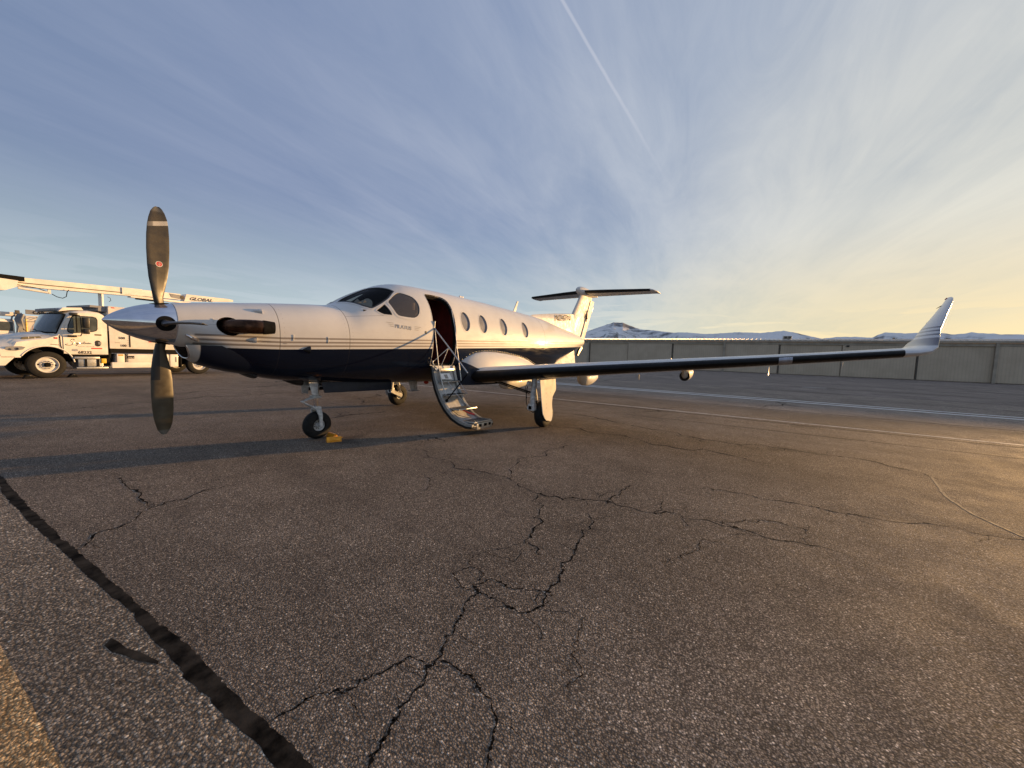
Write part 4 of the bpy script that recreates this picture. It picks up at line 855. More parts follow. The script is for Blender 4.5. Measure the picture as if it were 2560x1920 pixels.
def paint_mat(name, colr, wear):
    m = bpy.data.materials.new(name); m.use_nodes = True; nt = m.node_tree; b = nt.nodes['Principled BSDF']; co = nd(nt, 'ShaderNodeTexCoord').outputs['Object']
    n = noise(nt, co, 5, 6, .65); v = nd(nt, 'ShaderNodeTexVoronoi', {'Vector': co, 'Scale': 105.0}); r = nd(nt, 'ShaderNodeSeparateColor', {0: v.outputs['Color']})
    setc(nt, b, 'Base Color', mix(nt, mapr(nt, r.outputs[0], .1, .9), tuple(q * .72 for q in colr), colr)); b.inputs['Roughness'].default_value = .7
    holes = mth(nt, 'ADD', mth(nt, 'MULTIPLY', n, .75), mth(nt, 'MULTIPLY', r.outputs[1], .25)); a = mapr(nt, holes, wear, wear + .06, 1, 0); nt.links.new(a, b.inputs['Alpha'])
    bn = nd(nt, 'ShaderNodeBump', {'Height': mth(nt, 'SUBTRACT', 1.0, v.outputs['Distance']), 'Strength': .3, 'Distance': .005}); nt.links.new(bn.outputs[0], b.inputs['Normal'])
    return m
MT['line_white'] = paint_mat('worn_white_line', (.80, .78, .74), .64); MT['line_faint'] = paint_mat('faded_line', (.58, .54, .48), .58); MT['line_yellow'] = paint_mat('worn_yellow_line', (.88, .58, .27), .68)
def sheet(name, poly, z, mt, kind='structure'):
    mb = MB(); mb.add([(x, y, z) for x, y in poly], [tuple(range(len(poly)))]); o = mb.build(name, MT[mt], None, smooth=False, fix=False)
    if o.data.polygons[0].normal.z < 0: o.data.flip_normals()
    o['kind'] = kind; return o
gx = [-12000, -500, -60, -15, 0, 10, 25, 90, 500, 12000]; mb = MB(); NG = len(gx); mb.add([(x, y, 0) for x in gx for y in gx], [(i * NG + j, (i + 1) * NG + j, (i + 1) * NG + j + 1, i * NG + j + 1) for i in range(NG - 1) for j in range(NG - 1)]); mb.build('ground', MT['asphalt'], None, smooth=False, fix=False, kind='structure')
# the wide sealed joint at the left, and the paler slab beyond it
EL = [(-.80, 6.0), (-.76, 3.0), (-.72, -.07), (-.64, -1.2), (-.56, -2.05), (-.51, -2.69), (-.45, -3.23), (-.44, -3.6), (-.42, -3.96), (-.40, -4.24), (-.37, -4.53), (-.37, -4.63), (-.35, -5.2), (-.34, -8)]
ER = [(-.74, 6.0), (-.71, 3.0), (-.68, .86), (-.60, -.58), (-.52, -1.66), (-.46, -2.37), (-.41, -2.9), (-.37, -3.43), (-.335, -3.77), (-.32, -4.14), (-.29, -4.49), (-.28, -4.76), (-.27, -5.2), (-.26, -8)]
def rough_line(pts, step, amp, seed):
    r = random.Random(seed); P = []; ph = r.random() * 9
    for (x0, y0), (x1, y1) in zip(pts, pts[1:]):
        n = max(1, int(math.hypot(x1 - x0, y1 - y0) / step))
        for i in range(n):
            f = i / n; x, y = x0 + (x1 - x0) * f, y0 + (y1 - y0) * f
            j = amp * (math.sin(y * 9 + ph) * .35 + math.sin(y * 23 + ph * 2) * .35 + (r.random() - .5) * 1.1); P.append((x + j, y + (r.random() - .5) * step * .3))
    return P + [pts[-1]]
EL = [(x + .010, y) for x, y in EL]; ER = [(x - .010, y) for x, y in ER]
def ragged(pts, seed):
    from mathutils import noise as mn_
    P = rough_line(pts, .015, 0, seed); return [(x + .016 * mn_.noise(Vector((y * 3.1, seed, 0))) + .010 * mn_.noise(Vector((y * 11, seed, 2))) + .008 * mn_.noise(Vector((y * 37, seed, 4))), y) for x, y in P]
a = ragged(EL, 1); b = ragged(ER, 2); n = min(len(a), len(b))
a = [a[int(i * (len(a) - 1) / (n - 1))] for i in range(n)]; b = [b[int(i * (len(b) - 1) / (n - 1))] for i in range(n)]
mb = MB(); mb.add([(x, y, .0016) for x, y in a] + [(x, y, .0016) for x, y in b], [(i, i + 1, n + i + 1, n + i) for i in range(n - 1)]); o = mb.build('sealed_joint', MT['tar'], None, smooth=False, fix=False, kind='structure')
if o.data.polygons[0].normal.z < 0: o.data.flip_normals()
mb = MB(); mb.add([(x + .002, y, .004) for x, y in a] + [(-40, y, .004) for x, y in a], [(i, i + 1, n + i + 1, n + i) for i in range(n - 1)]); 
mb.v = [(x - .004 if x > -30 else x, y, .0012) for x, y, z in mb.v]; o = mb.build('pavement_slab', MT['asphalt_light'], None, smooth=False, fix=False, kind='structure')
if o.data.polygons[0].normal.z < 0: o.data.flip_normals()
sheet('painted_line', [(-.93, 1.0), (-.865, -2.6), (-.85, -3.06), (-.81, -3.54), (-.77, -4.07), (-.72, -4.9), (-.70, -6.5), (-1.5, -6.5), (-1.6, 1.0)], .0022, 'line_yellow_worn')
# thin cracks: jagged ribbons of varying width
CR = {
 'a': ([(2.62, -3.65), (2.47, -4.04), (2.6, -4.41), (2.69, -4.82), (2.83, -5.26), (2.82, -5.73), (2.82, -6.2), (2.78, -6.62)], .020), 'b': ([(2.5, -4.08), (2.07, -4.3), (1.68, -4.46), (1.48, -4.51), (1.41, -4.69)], .013),
 'c': ([(2.31, -4.68), (2.05, -4.81), (1.77, -4.83), (1.55, -4.88), (1.36, -4.88), (1.18, -4.94), (1.01, -4.95), (.91, -4.96), (.85, -4.94), (.80, -4.80), (.82, -4.64), (.84, -4.51)], .011), 'd': ([(.84, -4.51), (.69, -4.59), (.53, -4.66), (.4, -4.71), (.3, -4.75), (.2, -4.78), (.08, -4.81), (0, -4.83), (-.09, -4.86), (-.17, -4.89), (-.3, -4.93)], .0085),
 'e': ([(.29, -4.75), (.31, -4.87), (.30, -4.99), (.25, -5.11), (.18, -5.17), (.06, -5.23), (-.1, -5.3)], .007), 'f': ([(.29, -4.75), (.22, -4.63), (.16, -4.61), (.02, -4.56), (-.1, -4.52), (-.21, -4.47), (-.29, -4.45)], .007),
 'g': ([(.84, -4.51), (.96, -4.57), (.95, -4.72), (1.02, -4.85), (1.04, -4.99)], .008), 'g2': ([(.80, -4.55), (.76, -4.45), (.86, -4.33), (.99, -4.38), (.98, -4.5), (.88, -4.52)], .006), 'g3': ([(.99, -4.38), (1.1, -4.3), (1.2, -4.41), (1.22, -4.6)], .005),
 'h': ([(2.62, -3.65), (2.95, -3.36), (3.52, -3.21), (3.84, -3.4), (4.3, -3.3), (4.9, -3.5)], .014), 'i': ([(2.62, -3.65), (2.69, -3.19), (2.57, -2.76), (2.72, -2.28), (2.9, -1.7)], .014), 'j': ([(2.63, -4.74), (2.84, -4.72), (3.11, -4.73), (3.4, -4.8)], .012),
 'k': ([(3.86, -5.41), (3.9, -5.83), (3.9, -6.24), (3.89, -6.62), (3.99, -7.16), (4.09, -7.59), (4.18, -7.92), (4.3, -8.8)], .014), 'l': ([(7.85, 1.0), (7.9, -.6), (7.85, -2.02), (7.24, -4.0), (6.89, -4.94), (6.97, -6.37), (6.84, -7.5), (6.33, -7.91)], .030),
 'm': ([(.02, -.3), (.02, -.57), (0, -1.16), (.03, -1.54)], .020), 'n': ([(.03, -1.54), (-.18, -1.79), (-.38, -1.85), (-.5, -2.1)], .014), 'o': ([(.03, -1.54), (.24, -1.54), (.42, -1.39), (.6, -1.42)], .012), 'p': ([(3.58, -1.02), (3.61, -1.33), (3.52, -1.74)], .028),
 'q': ([(3.35, 1.57), (3.93, 1.66), (4.43, 1.54), (4.9, 1.6)], .040), 'r': ([(3.93, 1.66), (3.6, 1.9), (3.7, 2.2)], .030), 's': ([(1.7, -3.1), (2.1, -2.8), (2.5, -2.9)], .008), 't': ([(2.82, -5.73), (3.1, -5.9), (3.3, -6.4)], .010),
 'u': ([(1.8, -5.5), (2.1, -5.55), (2.4, -5.62), (2.5, -5.8)], .006), 'v': ([(1.0, -5.2), (.8, -5.25), (.62, -5.35), (.5, -5.33)], .005), 'w': ([(6.1, -1.9), (6.2, -2.9), (6.0, -4.0), (5.95, -5.2), (5.7, -6.4)], .022), 'x': ([(5.2, 3.0), (5.9, 4.2), (6.4, 4.1), (7.2, 5.2)], .03), 'y': ([(9.5, -3.2), (10.1, -3.6), (10.9, -3.5), (11.6, -4.0)], .04), 'z': ([(14.0, -6.0), (15.2, -6.6), (16.4, -6.4), (16.9, -6.9)], .06)}
r_ = random.Random(5)
for k_, yv in enumerate([(2.0, 8.5), (4.6, 11.3), (7.8, 9.9), (.5, 6.2), (11.0, 14.5), (15.0, 13.2)]):     # more behind the aircraft
    x0, y0 = yv; pts = [(x0, y0)]
    for i in range(6): x0 += .9 + r_.random() * .8; y0 += (r_.random() - .45) * .9; pts.append((x0, y0))
    CR['bk%d' % k_] = (pts, .045)
def frac_line(pts, amp, depth, r):
    P = list(pts)
    for d in range(depth):
        Q = [P[0]]
        for (x0, y0), (x1, y1) in zip(P, P[1:]):
            l = math.hypot(x1 - x0, y1 - y0); o_ = r.gauss(0, 1) * amp * l; t = .5 + (r.random() - .5) * .25
            Q += [(x0 + (x1 - x0) * t - (y1 - y0) / (l or 1) * o_, y0 + (y1 - y0) * t + (x1 - x0) / (l or 1) * o_), (x1, y1)]
        P = Q
    return P
def ribbon_mesh(mb, L, w, r, z=.0035):
    m_ = len(L); V = []
    for j, (x, y) in enumerate(L):
        dx, dy = (L[min(j + 1, m_ - 1)][0] - L[max(j - 1, 0)][0], L[min(j + 1, m_ - 1)][1] - L[max(j - 1, 0)][1]); l = math.hypot(dx, dy) or 1
        e = min(1, j / 5 + .15, (m_ - 1 - j) / 5 + .1); ww = w * .5 * (.25 + 1.1 * r.random() ** 1.5) * e; V += [(x - dy / l * ww, y + dx / l * ww, z), (x + dy / l * ww, y - dx / l * ww, z)]
    F_ = []
    for j in range(m_ - 1):
        a_, b_2, c_2, d_ = V[2 * j], V[2 * j + 1], V[2 * j + 3], V[2 * j + 2]
        A2 = (c_2[0] - a_[0]) * (d_[1] - b_2[1]) - (c_2[1] - a_[1]) * (d_[0] - b_2[0]); F_.append((2 * j, 2 * j + 1, 2 * j + 3, 2 * j + 2) if A2 > 0 else (2 * j + 2, 2 * j + 3, 2 * j + 1, 2 * j))
    mb.add(V, F_)
CRZ = 0
for i, (k_, (pts, w)) in enumerate(CR.items()):
    r = random.Random(300 + i); depth = 4 if w < .013 else 3
    L = frac_line(pts, .13, depth, r); mb = MB(); w2 = w * 1.12; CRZ += 1; z_ = .0006 + .000005 * CRZ; ribbon_mesh(mb, L, w2, r, z_)
    # side branches and crumbled spots along the edge
    for q in range(int(len(pts) * 1.7)):
        x, y = L[r.randrange(2, len(L) - 2)]; a_ = r.random() * 6.283; ln = w * (7 + 24 * r.random() ** 2); P_ = [(x, y)]
        for s_ in range(4): a_ += r.gauss(0, .5); x += math.cos(a_) * ln / 4; y += math.sin(a_) * ln / 4; P_.append((x, y))
        CRZ += 1; ribbon_mesh(mb, frac_line(P_, .12, 2, r), w2 * (.22 + .28 * r.random()), r, z_)
    for q in range(int(len(L) * .22)):
        x, y = L[r.randrange(len(L))]; s2 = w * (.5 + .9 * r.random()); x += r.gauss(0, w * .5); y += r.gauss(0, w * .5); n_ = 7
        mb.add([(x + math.cos(6.283 * k / n_) * s2 * (.5 + .7 * r.random()), y + math.sin(6.283 * k / n_) * s2 * (.5 + .7 * r.random()), z_ + .000002) for k in range(n_)], [tuple(range(n_))])
    mb.build('pavement_crack', MT['crack'], None, smooth=False, fix=False, kind='structure')
def strip(name, x0, x1, y0, y1, w, mt, z=.004, amp=0.0, seed=3):
    L = rough_line([(x0, y0), (x1, y1)], .25, amp, seed) if amp else [(x0, y0), (x1, y1)]; V = []
    for x, y in L: V += [(x - w / 2, y, z), (x + w / 2, y, z)]
    mb = MB(); mb.add(V, [(2 * j, 2 * j + 1, 2 * j + 3, 2 * j + 2) for j in range(len(L) - 1)]); o = mb.build(name, MT[mt], None, smooth=False, fix=False, kind='structure')
    if sum(p.normal.z for p in o.data.polygons) < 0: o.data.flip_normals()
    return o
strip('taxiway_line', 10.65, 11.25, -3.0, -30, .10, 'line_faint', .002); strip('taxiway_line', 10.65, 10.1, -3.0, 30, .10, 'line_faint', .002)
strip('taxiway_line', 17.08, 17.15, 30, -60, .26, 'line_white', .002); strip('taxiway_line', 17.72, 18.05, 30, -60, .22, 'line_white', .002)
strip('taxiway_line', 30.0, 30.2, -8.2, -9.4, .20, 'line_white', .002); strip('taxiway_line', 30.5, 30.7, -18.5, -20.5, .20, 'line_white', .002)
for x, w, am, y0 in ((10.28, .05, .02, 3.0), (13.33, .09, .03, 30.0), (24.1, .12, .04, 30.0), (29.4, .14, .05, 30.0), (37.0, .2, .06, 30.0), (46.0, .22, .06, 30.0), (55.0, .25, .06, 30.0), (8.9, .03, .03, -3.0), (20.6, .06, .04, 20.0)):
    strip('paving_joint', x, x + .4, y0, -45, w, 'tar', .0030, am, int(x))
mb = MB(); L = rough_line([(6.33, -7.91), (5.37, -7.77), (4.75, -7.79), (4.25, -7.94), (3.9, -8.2)], .05, .02, 77); V = []
for x, y in L: V += [(x, y - .012, .0020), (x, y + .012, .0020)]
mb.add(V, [(2 * j, 2 * j + 1, 2 * j + 3, 2 * j + 2) for j in range(len(L) - 1)]); o = mb.build('crack_sealant', MT['dust'], None, smooth=False, fix=False, kind='structure')
if sum(p.normal.z for p in o.data.polygons) < 0: o.data.flip_normals()
mb = MB(); V = [(-.545, -3.38), (-.53, -3.44), (-.52, -3.52), (-.49, -3.60), (-.455, -3.74), (-.462, -3.76), (-.51, -3.66), (-.54, -3.56), (-.565, -3.50), (-.575, -3.42)]
sheet('tar_stain', V, .0019, 'tar')

# ------------------------------------------------------------------ hangar row
MT['siding'] = None
m, nt, b = new('ribbed_siding'); co = nd(nt, 'ShaderNodeTexCoord').outputs['Object']; sp = nd(nt, 'ShaderNodeSeparateXYZ', {0: co})
n = noise(nt, co, .6, 5, .6); n2 = noise(nt, vmt(nt, 'MULTIPLY', co, (1, 6, .5)), 1.0, 4, .6)
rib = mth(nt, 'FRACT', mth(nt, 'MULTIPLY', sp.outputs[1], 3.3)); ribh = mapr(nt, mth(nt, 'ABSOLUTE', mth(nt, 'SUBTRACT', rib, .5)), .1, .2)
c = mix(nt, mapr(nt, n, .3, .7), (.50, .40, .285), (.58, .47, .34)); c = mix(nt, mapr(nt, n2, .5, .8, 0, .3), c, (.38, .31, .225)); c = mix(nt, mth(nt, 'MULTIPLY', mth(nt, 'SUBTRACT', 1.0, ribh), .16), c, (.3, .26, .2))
setc(nt, b, 'Base Color', c); b.inputs['Roughness'].default_value = .55
bn = nd(nt, 'ShaderNodeBump', {'Height': ribh, 'Strength': .3, 'Distance': .02}); nt.links.new(bn.outputs[0], b.inputs['Normal']); MT['siding'] = m
MT['roof_metal'] = plain('frosted_roof_sheet', (.55, .54, .52), .5, .1, 0, .12, .6); MT['trim'] = plain('hangar_trim', (.40, .34, .26), .55, 0, 0, .15, 1.2); MT['dark_gap'] = plain('door_gap', (.11, .095, .075), .8, 0, 0, .2, 3)
hg = empty('hangar', (67, -5, 0), 'long low tan metal T-hangar row with closed sliding doors beyond the taxiway', 'hangar', world=True)
Y0, Y1 = -49.8, 36.5
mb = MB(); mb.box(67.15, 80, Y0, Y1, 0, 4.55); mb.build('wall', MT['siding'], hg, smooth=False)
mb = MB(); mb.add([(66.65, Y0 - .4, 4.92), (66.65, Y1 + .4, 4.92), (78, Y1 + .4, 5.7), (78, Y0 - .4, 5.7)], [(0, 1, 2, 3)]); mb.add([(78, Y0 - .4, 5.7), (78, Y1 + .4, 5.7), (89, Y1 + .4, 4.92), (89, Y0 - .4, 4.92)], [(0, 1, 2, 3)]); mb.build('roof', MT['roof_metal'], hg, smooth=False)
mb = MB()
k = 0; y = Y0
while y < Y1: mb.box(66.66, 78, y, y + .09, 4.93, 4.99); y += .61
for i, q in enumerate(mb.v): mb.v[i] = (q[0], q[1], q[2] + (q[0] - 66.66) * .0687)
mb.build('roof_rib', MT['roof_metal'], hg, smooth=False, kind='stuff')
mb = MB(); mb.box(66.60, 66.72, Y0 - .4, Y1 + .4, 4.68, 4.91); mb.build('gutter', MT['trim'], hg, smooth=False)
mb = MB(); mb.box(66.80, 67.15, Y0, Y1, 4.30, 4.66); mb.build('door_header', MT['trim'], hg, smooth=False)
seams = [36.4, 29.1, 21.87, 14.5, 7.06, -.6, -7.64, -14.71, -21.9, -28.3, -35.6, -42.8, -49.7]
for i in range(len(seams) - 1):
    a, c_ = seams[i], seams[i + 1]; off = .0 if i % 2 else .14
    mb = MB(); mb.box(66.86 + off, 66.94 + off, c_ + .05, a - .05, .06, 4.29); mb.build('door_panel', MT['siding'], hg, smooth=False)
    if i % 2 == 0:
        mb = MB(); mb.box(66.96, 66.985, a - .20, a - .06, .05, 4.29); mb.build('gap_strip', MT['dark_gap'], hg, smooth=False)
for y in (21.95, -.62, -28.32):
    mb = MB(); mb.box(66.66, 66.86, y - .16, y + .10, 0, 4.68); mb.build('post', MT['trim'], hg, smooth=False)
mb = MB(); mb.box(66.70, 66.85, -15.4, -15.1, 4.05, 4.25); mb.build('wall_lamp', MT['black'], hg, smooth=False)
ru = empty('rooftop_unit', (70.5, -8.7, 5.2), 'small brown ventilation unit standing on the hangar roof', 'roof vent')
mb = MB(); mb.box(-.3, .3, -.5, .5, 0.05, .55, bev=.02); mb.build('housing', MT['trim'], ru)
mb = MB(); mb.box(-.32, -.305, -.42, -.08, .18, .46); mb.build('louvre', MT['dark_gap'], ru); mb = MB(); mb.box(-.32, -.305, .08, .42, .18, .46); mb.build('louvre', MT['dark_gap'], ru)
mb = MB(); mb.box(-.05, .05, .52, .60, 0, .62); mb.build('vent_pipe', MT['gear_white'], ru)
MT['leaf'] = plain('dark_evergreen', (.045, .045, .022), .8, 0, 0, .35, 1.2)
MT['bark'] = plain('bark', (.07, .05, .035), .85, 0, 0, .3, 4)
def tree(loc, h, w, label, seed):
    r = random.Random(seed); e = empty('tree', loc, label, 'tree', group='trees beyond the hangar roof')
    mb = MB(); mb.tube([(0, 0, 0), (.05, .03, h * .4), (0, .1, h * .8)], [h * .035, h * .025, h * .01], 8)
    for k in range(5): a = r.random() * 6.3; z = h * (.35 + .1 * k); mb.tube([(0, 0, z), (math.cos(a) * w * .35, math.sin(a) * w * .35, z + h * .12)], [h * .014, h * .004], 5)
    mb.build('trunk', MT['bark'], e); mb = MB()
    for k in range(1500):
        cl = r.randrange(14); rr = random.Random(seed * 50 + cl); cx, cy, cz = (rr.random() - .5) * w, (rr.random() - .5) * w, h * (.25 + .68 * rr.random() ** .9)
        s = w * .22; p = Vector((cx + r.gauss(0, 1) * s * .6, cy + r.gauss(0, 1) * s * .6, cz + r.gauss(0, 1) * s * .5)); d = Vector((r.gauss(0, 1), r.gauss(0, 1), r.gauss(0, 1))).normalized() * h * .035; q = d.orthogonal().normalized() * h * .03
        mb.add([p - d, p + q, p + d, p - q], [(0, 1, 2, 3)])
    mb.build('crown', MT['leaf'], e, smooth=False, fix=False); return e
tree((140, -35.3, 0), 9.7, 1.9, 'small lone dark tree seen over the hangar roof left of the winglet', 3)
tree((138, -42.7, 0), 9.0, 3.0, 'low dark bushy tree over the hangar roof, directly right of the winglet', 5)
tree((140, -44.3, 0), 9.8, 2.0, 'tallest dark tree in the clump over the hangar roof right of the winglet', 8)
tree((141, -45.9, 0), 9.2, 2.4, 'right hand dark tree of the clump over the hangar roof right of the winglet', 11)

# ------------------------------------------------------------------ snowy hills
SK = [(40, 2.2), (55, 2.4), (62, 2.6), (65.5, 3.2), (67.05, 3.67), (67.67, 3.95), (69.11, 4.55), (71.03, 5.29), (72.35, 5.22), (73.38, 4.81), (74.89, 4.31), (76.65, 4.14), (78.28, 3.88), (80.87, 3.89), (83.28, 3.66), (84.98, 3.76), (86.72, 3.9), (89.61, 3.81), (91.82, 4.08), (93.15, 3.78), (95.53, 3.08), (97.0, 3.27), (98.55, 3.26), (99.77, 3.15), (100.76, 3.72), (102.27, 3.57), (103.21, 3.63), (104.8, 3.6), (105.68, 3.42), (106.71, 3.59), (108.49, 3.36), (109.7, 3.33), (113, 3.5), (118, 3.2), (125, 3.4), (135, 2.9), (150, 2.4)]
from mathutils import noise as mn
def hills():
    az = np.arange(40, 150, .12); ka = [a for a, e in SK]; ke = [e for a, e in SK]; V = []; NR = 60; F = []
    for i, a in enumerate(az):
        e = float(np.interp(a, ka, ke)) + .10 + .05 * mn.noise(Vector((a * 2.3, 0, 5))); ar = math.radians(a); rr = 7000 + 900 * mn.noise(Vector((a * .09, 3, 0)))
        if 66 < a < 80: rr += 1500 * math.sin((a - 66) / 14 * math.pi)
        H = rr * math.tan(math.radians(e)) + 1.4
        for j in range(NR):
            f = j / (NR - 1); r = 3600 + (rr * 1.12 - 3600) * f; x, y = math.sin(ar) * r, math.cos(ar) * r
            t = min(1, (r - 3600) / (rr - 3600)); t2 = max(0, (r - rr) / (rr * .12))
            p = Vector((x / 900, y / 900, .3)); rg = 0; amp = 1; q = p.copy()
            for o_ in range(5): rg += amp * (1 - abs(mn.noise(q)) * 2); q = q * 2.1; amp *= .5
            rg = rg / 1.94; base = H * (t ** 1.6) * (.62 + .38 * t); z = base + (rg - .55) * H * .55 * math.sin(math.pi * min(1, t)) ** .8 * (.35 + .65 * (1 - t))
            z = min(z, r * math.tan(math.radians(e)) * (.985 if t < .97 else 1) + 1.4); z = z * (1 - t2 * .8); V.append((x, y, max(-2, z)))
    for i in range(len(az) - 1):
        for j in range(NR - 1): F.append((i * NR + j, (i + 1) * NR + j, (i + 1) * NR + j + 1, i * NR + j + 1))
    mb = MB(); mb.v = V; mb.f = F; mb.m = [0] * len(F)
    m, nt, b = new('snow_and_scrub'); co = nd(nt, 'ShaderNodeTexCoord').outputs['Object']; g = nd(nt, 'ShaderNodeNewGeometry'); ns = nd(nt, 'ShaderNodeSeparateXYZ', {0: g.outputs['Normal']}); zs = nd(nt, 'ShaderNodeSeparateXYZ', {0: co})
    n1 = noise(nt, co, .0035, 8, .68); n2 = noise(nt, co, .0011, 4, .5)
    k = mth(nt, 'ADD', mth(nt, 'ADD', mth(nt, 'MULTIPLY', n1, 1.1), mth(nt, 'MULTIPLY', n2, .5)), mth(nt, 'MULTIPLY', mth(nt, 'SUBTRACT', .93, ns.outputs[2]), 1.3))
    k = mth(nt, 'ADD', k, mapr(nt, zs.outputs[2], 420, 760, 0, .14))
    c = mix(nt, mapr(nt, k, .74, 1.02), (.80, .78, .76), (.19, .19, .195)); setc(nt, b, 'Base Color', c); b.inputs['Roughness'].default_value = .9; b.inputs['Specular IOR Level'].default_value = .1
    return mb.build('snowy_hills', m, None, ang=180, fix=False, kind='structure')
hl = hills()
if sum(p.normal.z for p in hl.data.polygons) < 0: hl.data.flip_normals()
# thin winter air between here and the hills
m = bpy.data.materials.new('thin_haze'); m.use_nodes = True; nt = m.node_tree; nt.nodes.clear()
# ------------------------------------------------------------------ de-icing truck
def arc(cx, cz, r, a0, a1, n=8): return [(cx + r * math.cos(math.radians(a0 + (a1 - a0) * i / n)), cz + r * math.sin(math.radians(a0 + (a1 - a0) * i / n))) for i in range(n + 1)]
T = empty('deicing_truck', (1.006 + .02, 16.725, 0), 'white de-icing truck with long boom behind the airplane nose, cab facing left', 'truck', math.atan2(.947, 5.036))
tw = MT['truck_white']
def ribbon(prof, ys, deform, name, mt, parent, closed=True, cap=True, ang=40):
    mb = MB(); mb.loft([[Vector(deform(x, y, z)) for x, z in prof] for y in ys], closed=closed, cap=cap); return mb.build(name, mt, parent, ang=ang)
Wd = 2.36
ysm = [0, .02, .07, .16, .3, .6, 1.0, 1.18, 1.36, 1.76, 2.06, 2.20, 2.29, 2.34, 2.36]
edge = lambda y: min(y, Wd - y)
# cab shell with a door sized flat side
cabp = [(.42, 1.0), (.42, 1.70), (.52, 2.0), (.66, 2.36), (.72, 2.50), (.86, 2.62), (1.05, 2.68), (1.3, 2.70), (1.62, 2.66), (1.74, 2.58), (1.78, 2.46), (1.80, 2.2), (1.80, .92), (.70, .92)]
def cabd(x, y, z):
    e = edge(y); fr = math.exp(-e / .55); bulge = (1 - fr) * .36 if x < 1.0 and z > 1.5 else 0
    bulge *= max(0, 1 - max(0, x - .5) / .6); rd = max(0, .10 - e) if z > 2.4 else 0
    side = .012 * 0
    return (x - bulge, y + (0 if e > .001 else 0), z - rd * 1.1 - (0.0))
cab = ribbon(cabp, ysm, cabd, 'cab', tw, T)
# hood and fenders
hp = [(-1.32, .78), (-1.36, 1.10), (-1.28, 1.32), (-1.02, 1.46), (-.6, 1.60), (-.2, 1.70), (.10, 1.76), (.46, 1.74), (.46, .85), (.4, .80)]
def hoodd(x, y, z):
    e = edge(y); f = 1 - min(1, e / .55); d = (f ** 1.8) * (.26 if z > 1.2 else 0); g = (f ** 2) * (.36 if x < -.9 else .0)
    return (x + g, y, z - d * (1 if x < .3 else .3))
hood = ribbon(hp, ysm, hoodd, 'hood', tw, T)
for yc in (-.1, Wd + .1):       # round wheel arches cut through hood
    pass
def cut(o, mb):
    c = mb.build('c', o.data.materials[0], None); put(c, T) if False else None; c.matrix_world = T.matrix_world.copy(); bpy.context.view_layer.update()
    md = o.modifiers.new('b', 'BOOLEAN'); md.operation = 'DIFFERENCE'; md.solver = 'EXACT'; md.object = c
    me = bpy.data.meshes.new_from_object(o.evaluated_get(bpy.context.evaluated_depsgraph_get())); o.modifiers.clear(); bpy.data.objects.remove(c); o.data = me
    me.set_sharp_from_angle(angle=math.radians(35))
mb = MB(); mb.lathe([(-.2, .001), (-.2, .70), (2.8, .70), (2.8, .001)], (.12, 0, .52), (0, 1, 0), 40); cut(hood, mb)
mb = MB(); mb.lathe([(-.2, .001), (-.2, .70), (2.8, .70), (2.8, .001)], (.12, 0, .52), (0, 1, 0), 40); cut(cab, mb)
# rolled fender lip
mb = MB(); mb.tube([(x, -.005, z) for x, z in arc(.12, .52, .705, 152, 8, 22)], .022, 8); mb.build('fender_lip', tw, T)
mb = MB(); mb.prism(arc(.12, .52, .70, 8, 172, 16) + arc(.12, .52, .66, 172, 8, 16), .25, 2.1); mb.build('inner_fender', MT['flat_black'], T)
mb = MB(); mb.box(-1.5, -.62, .03, .10, .50, .82, bev=.015); 
mb = MB(); mb.prism([(-1.55, .50), (-.88, .50), (-.64, .82), (-1.55, .84)], .0, Wd); mb.build('bumper', tw, T, smooth=False)
mb = MB(); mb.prism(arc(-.68, 1.11, .075, 90, 270, 8) + [(-.60, 1.03), (-.50, 1.08), (-.46, 1.17), (-.52, 1.195)], -.012, .06)
for i, q in enumerate(mb.v): mb.v[i] = (q[0] * 1.6 + .36 - .02, q[1], q[2])
hlm = mb.build('headlight', MT['truck_grey'], T); mb = MB(); mb.lathe([(0, .001), (0, .045), (.012, .05), (.012, .001)], (-.60, -.022, 1.10), (0, 1, 0), 16); mb.build('lamp', MT['chrome'], hlm)
mb = MB(); mb.lathe([(0, .001), (0, .035), (.012, .04), (.012, .001)], (-.76, -.02, 1.08), (0, 1, 0), 16); mb.build('lamp', MT['chrome'], hlm)
vt = MB(); vt.prism([(-.47, 1.475), (-.40, 1.46), (-.02, 1.50), (.02, 1.56), (-.03, 1.585), (-.36, 1.55), (-.45, 1.52)], .06, .12); v_ = vt.build('hood_vent', MT['olive'], T)
for x in (-.30, -.15): q = MB(); q.box(x, x + .012, .052, .062, 1.49, 1.56); q.build('vent_divider', tw, v_)
# windshield wraps round the front of the cab
def wsd(u, v):      # u across 0..1, v up 0..1
    y = .05 + (Wd - .10) * u; e = edge(y); x = .44 + .245 * v - (1 - math.exp(-e / .55)) * .36 * max(0, 1 - max(0, (.44 + .245 * v) - .5) / .6) - .02; z = 1.745 + .755 * v - (.02 if e < .12 else 0); return (x, y, z)
mb = MB(); NU = 24; NV = 6; mb.add([wsd(i / NU, j / NV) for j in range(NV + 1) for i in range(NU + 1)], [(j * (NU + 1) + i, j * (NU + 1) + i + 1, (j + 1) * (NU + 1) + i + 1, (j + 1) * (NU + 1) + i) for j in range(NV) for i in range(NU)])
MT['truck_pane'] = plain('truck_window_pane', (.085, .10, .10), .06, 0, .6, .3, 1.5, rvar=.03)
ws = mb.build('windshield', MT['truck_pane'], T, fix=False)
mb = MB(); fr = [wsd(0, j / 6) for j in range(7)] + [wsd(i / 24, 1) for i in range(1, 25)]; mb.tube(fr, .022, 6); mb.tube([wsd(i / 24, 0) for i in range(25)], .028, 6); mb.build('window_seal', MT['flat_black'], ws)
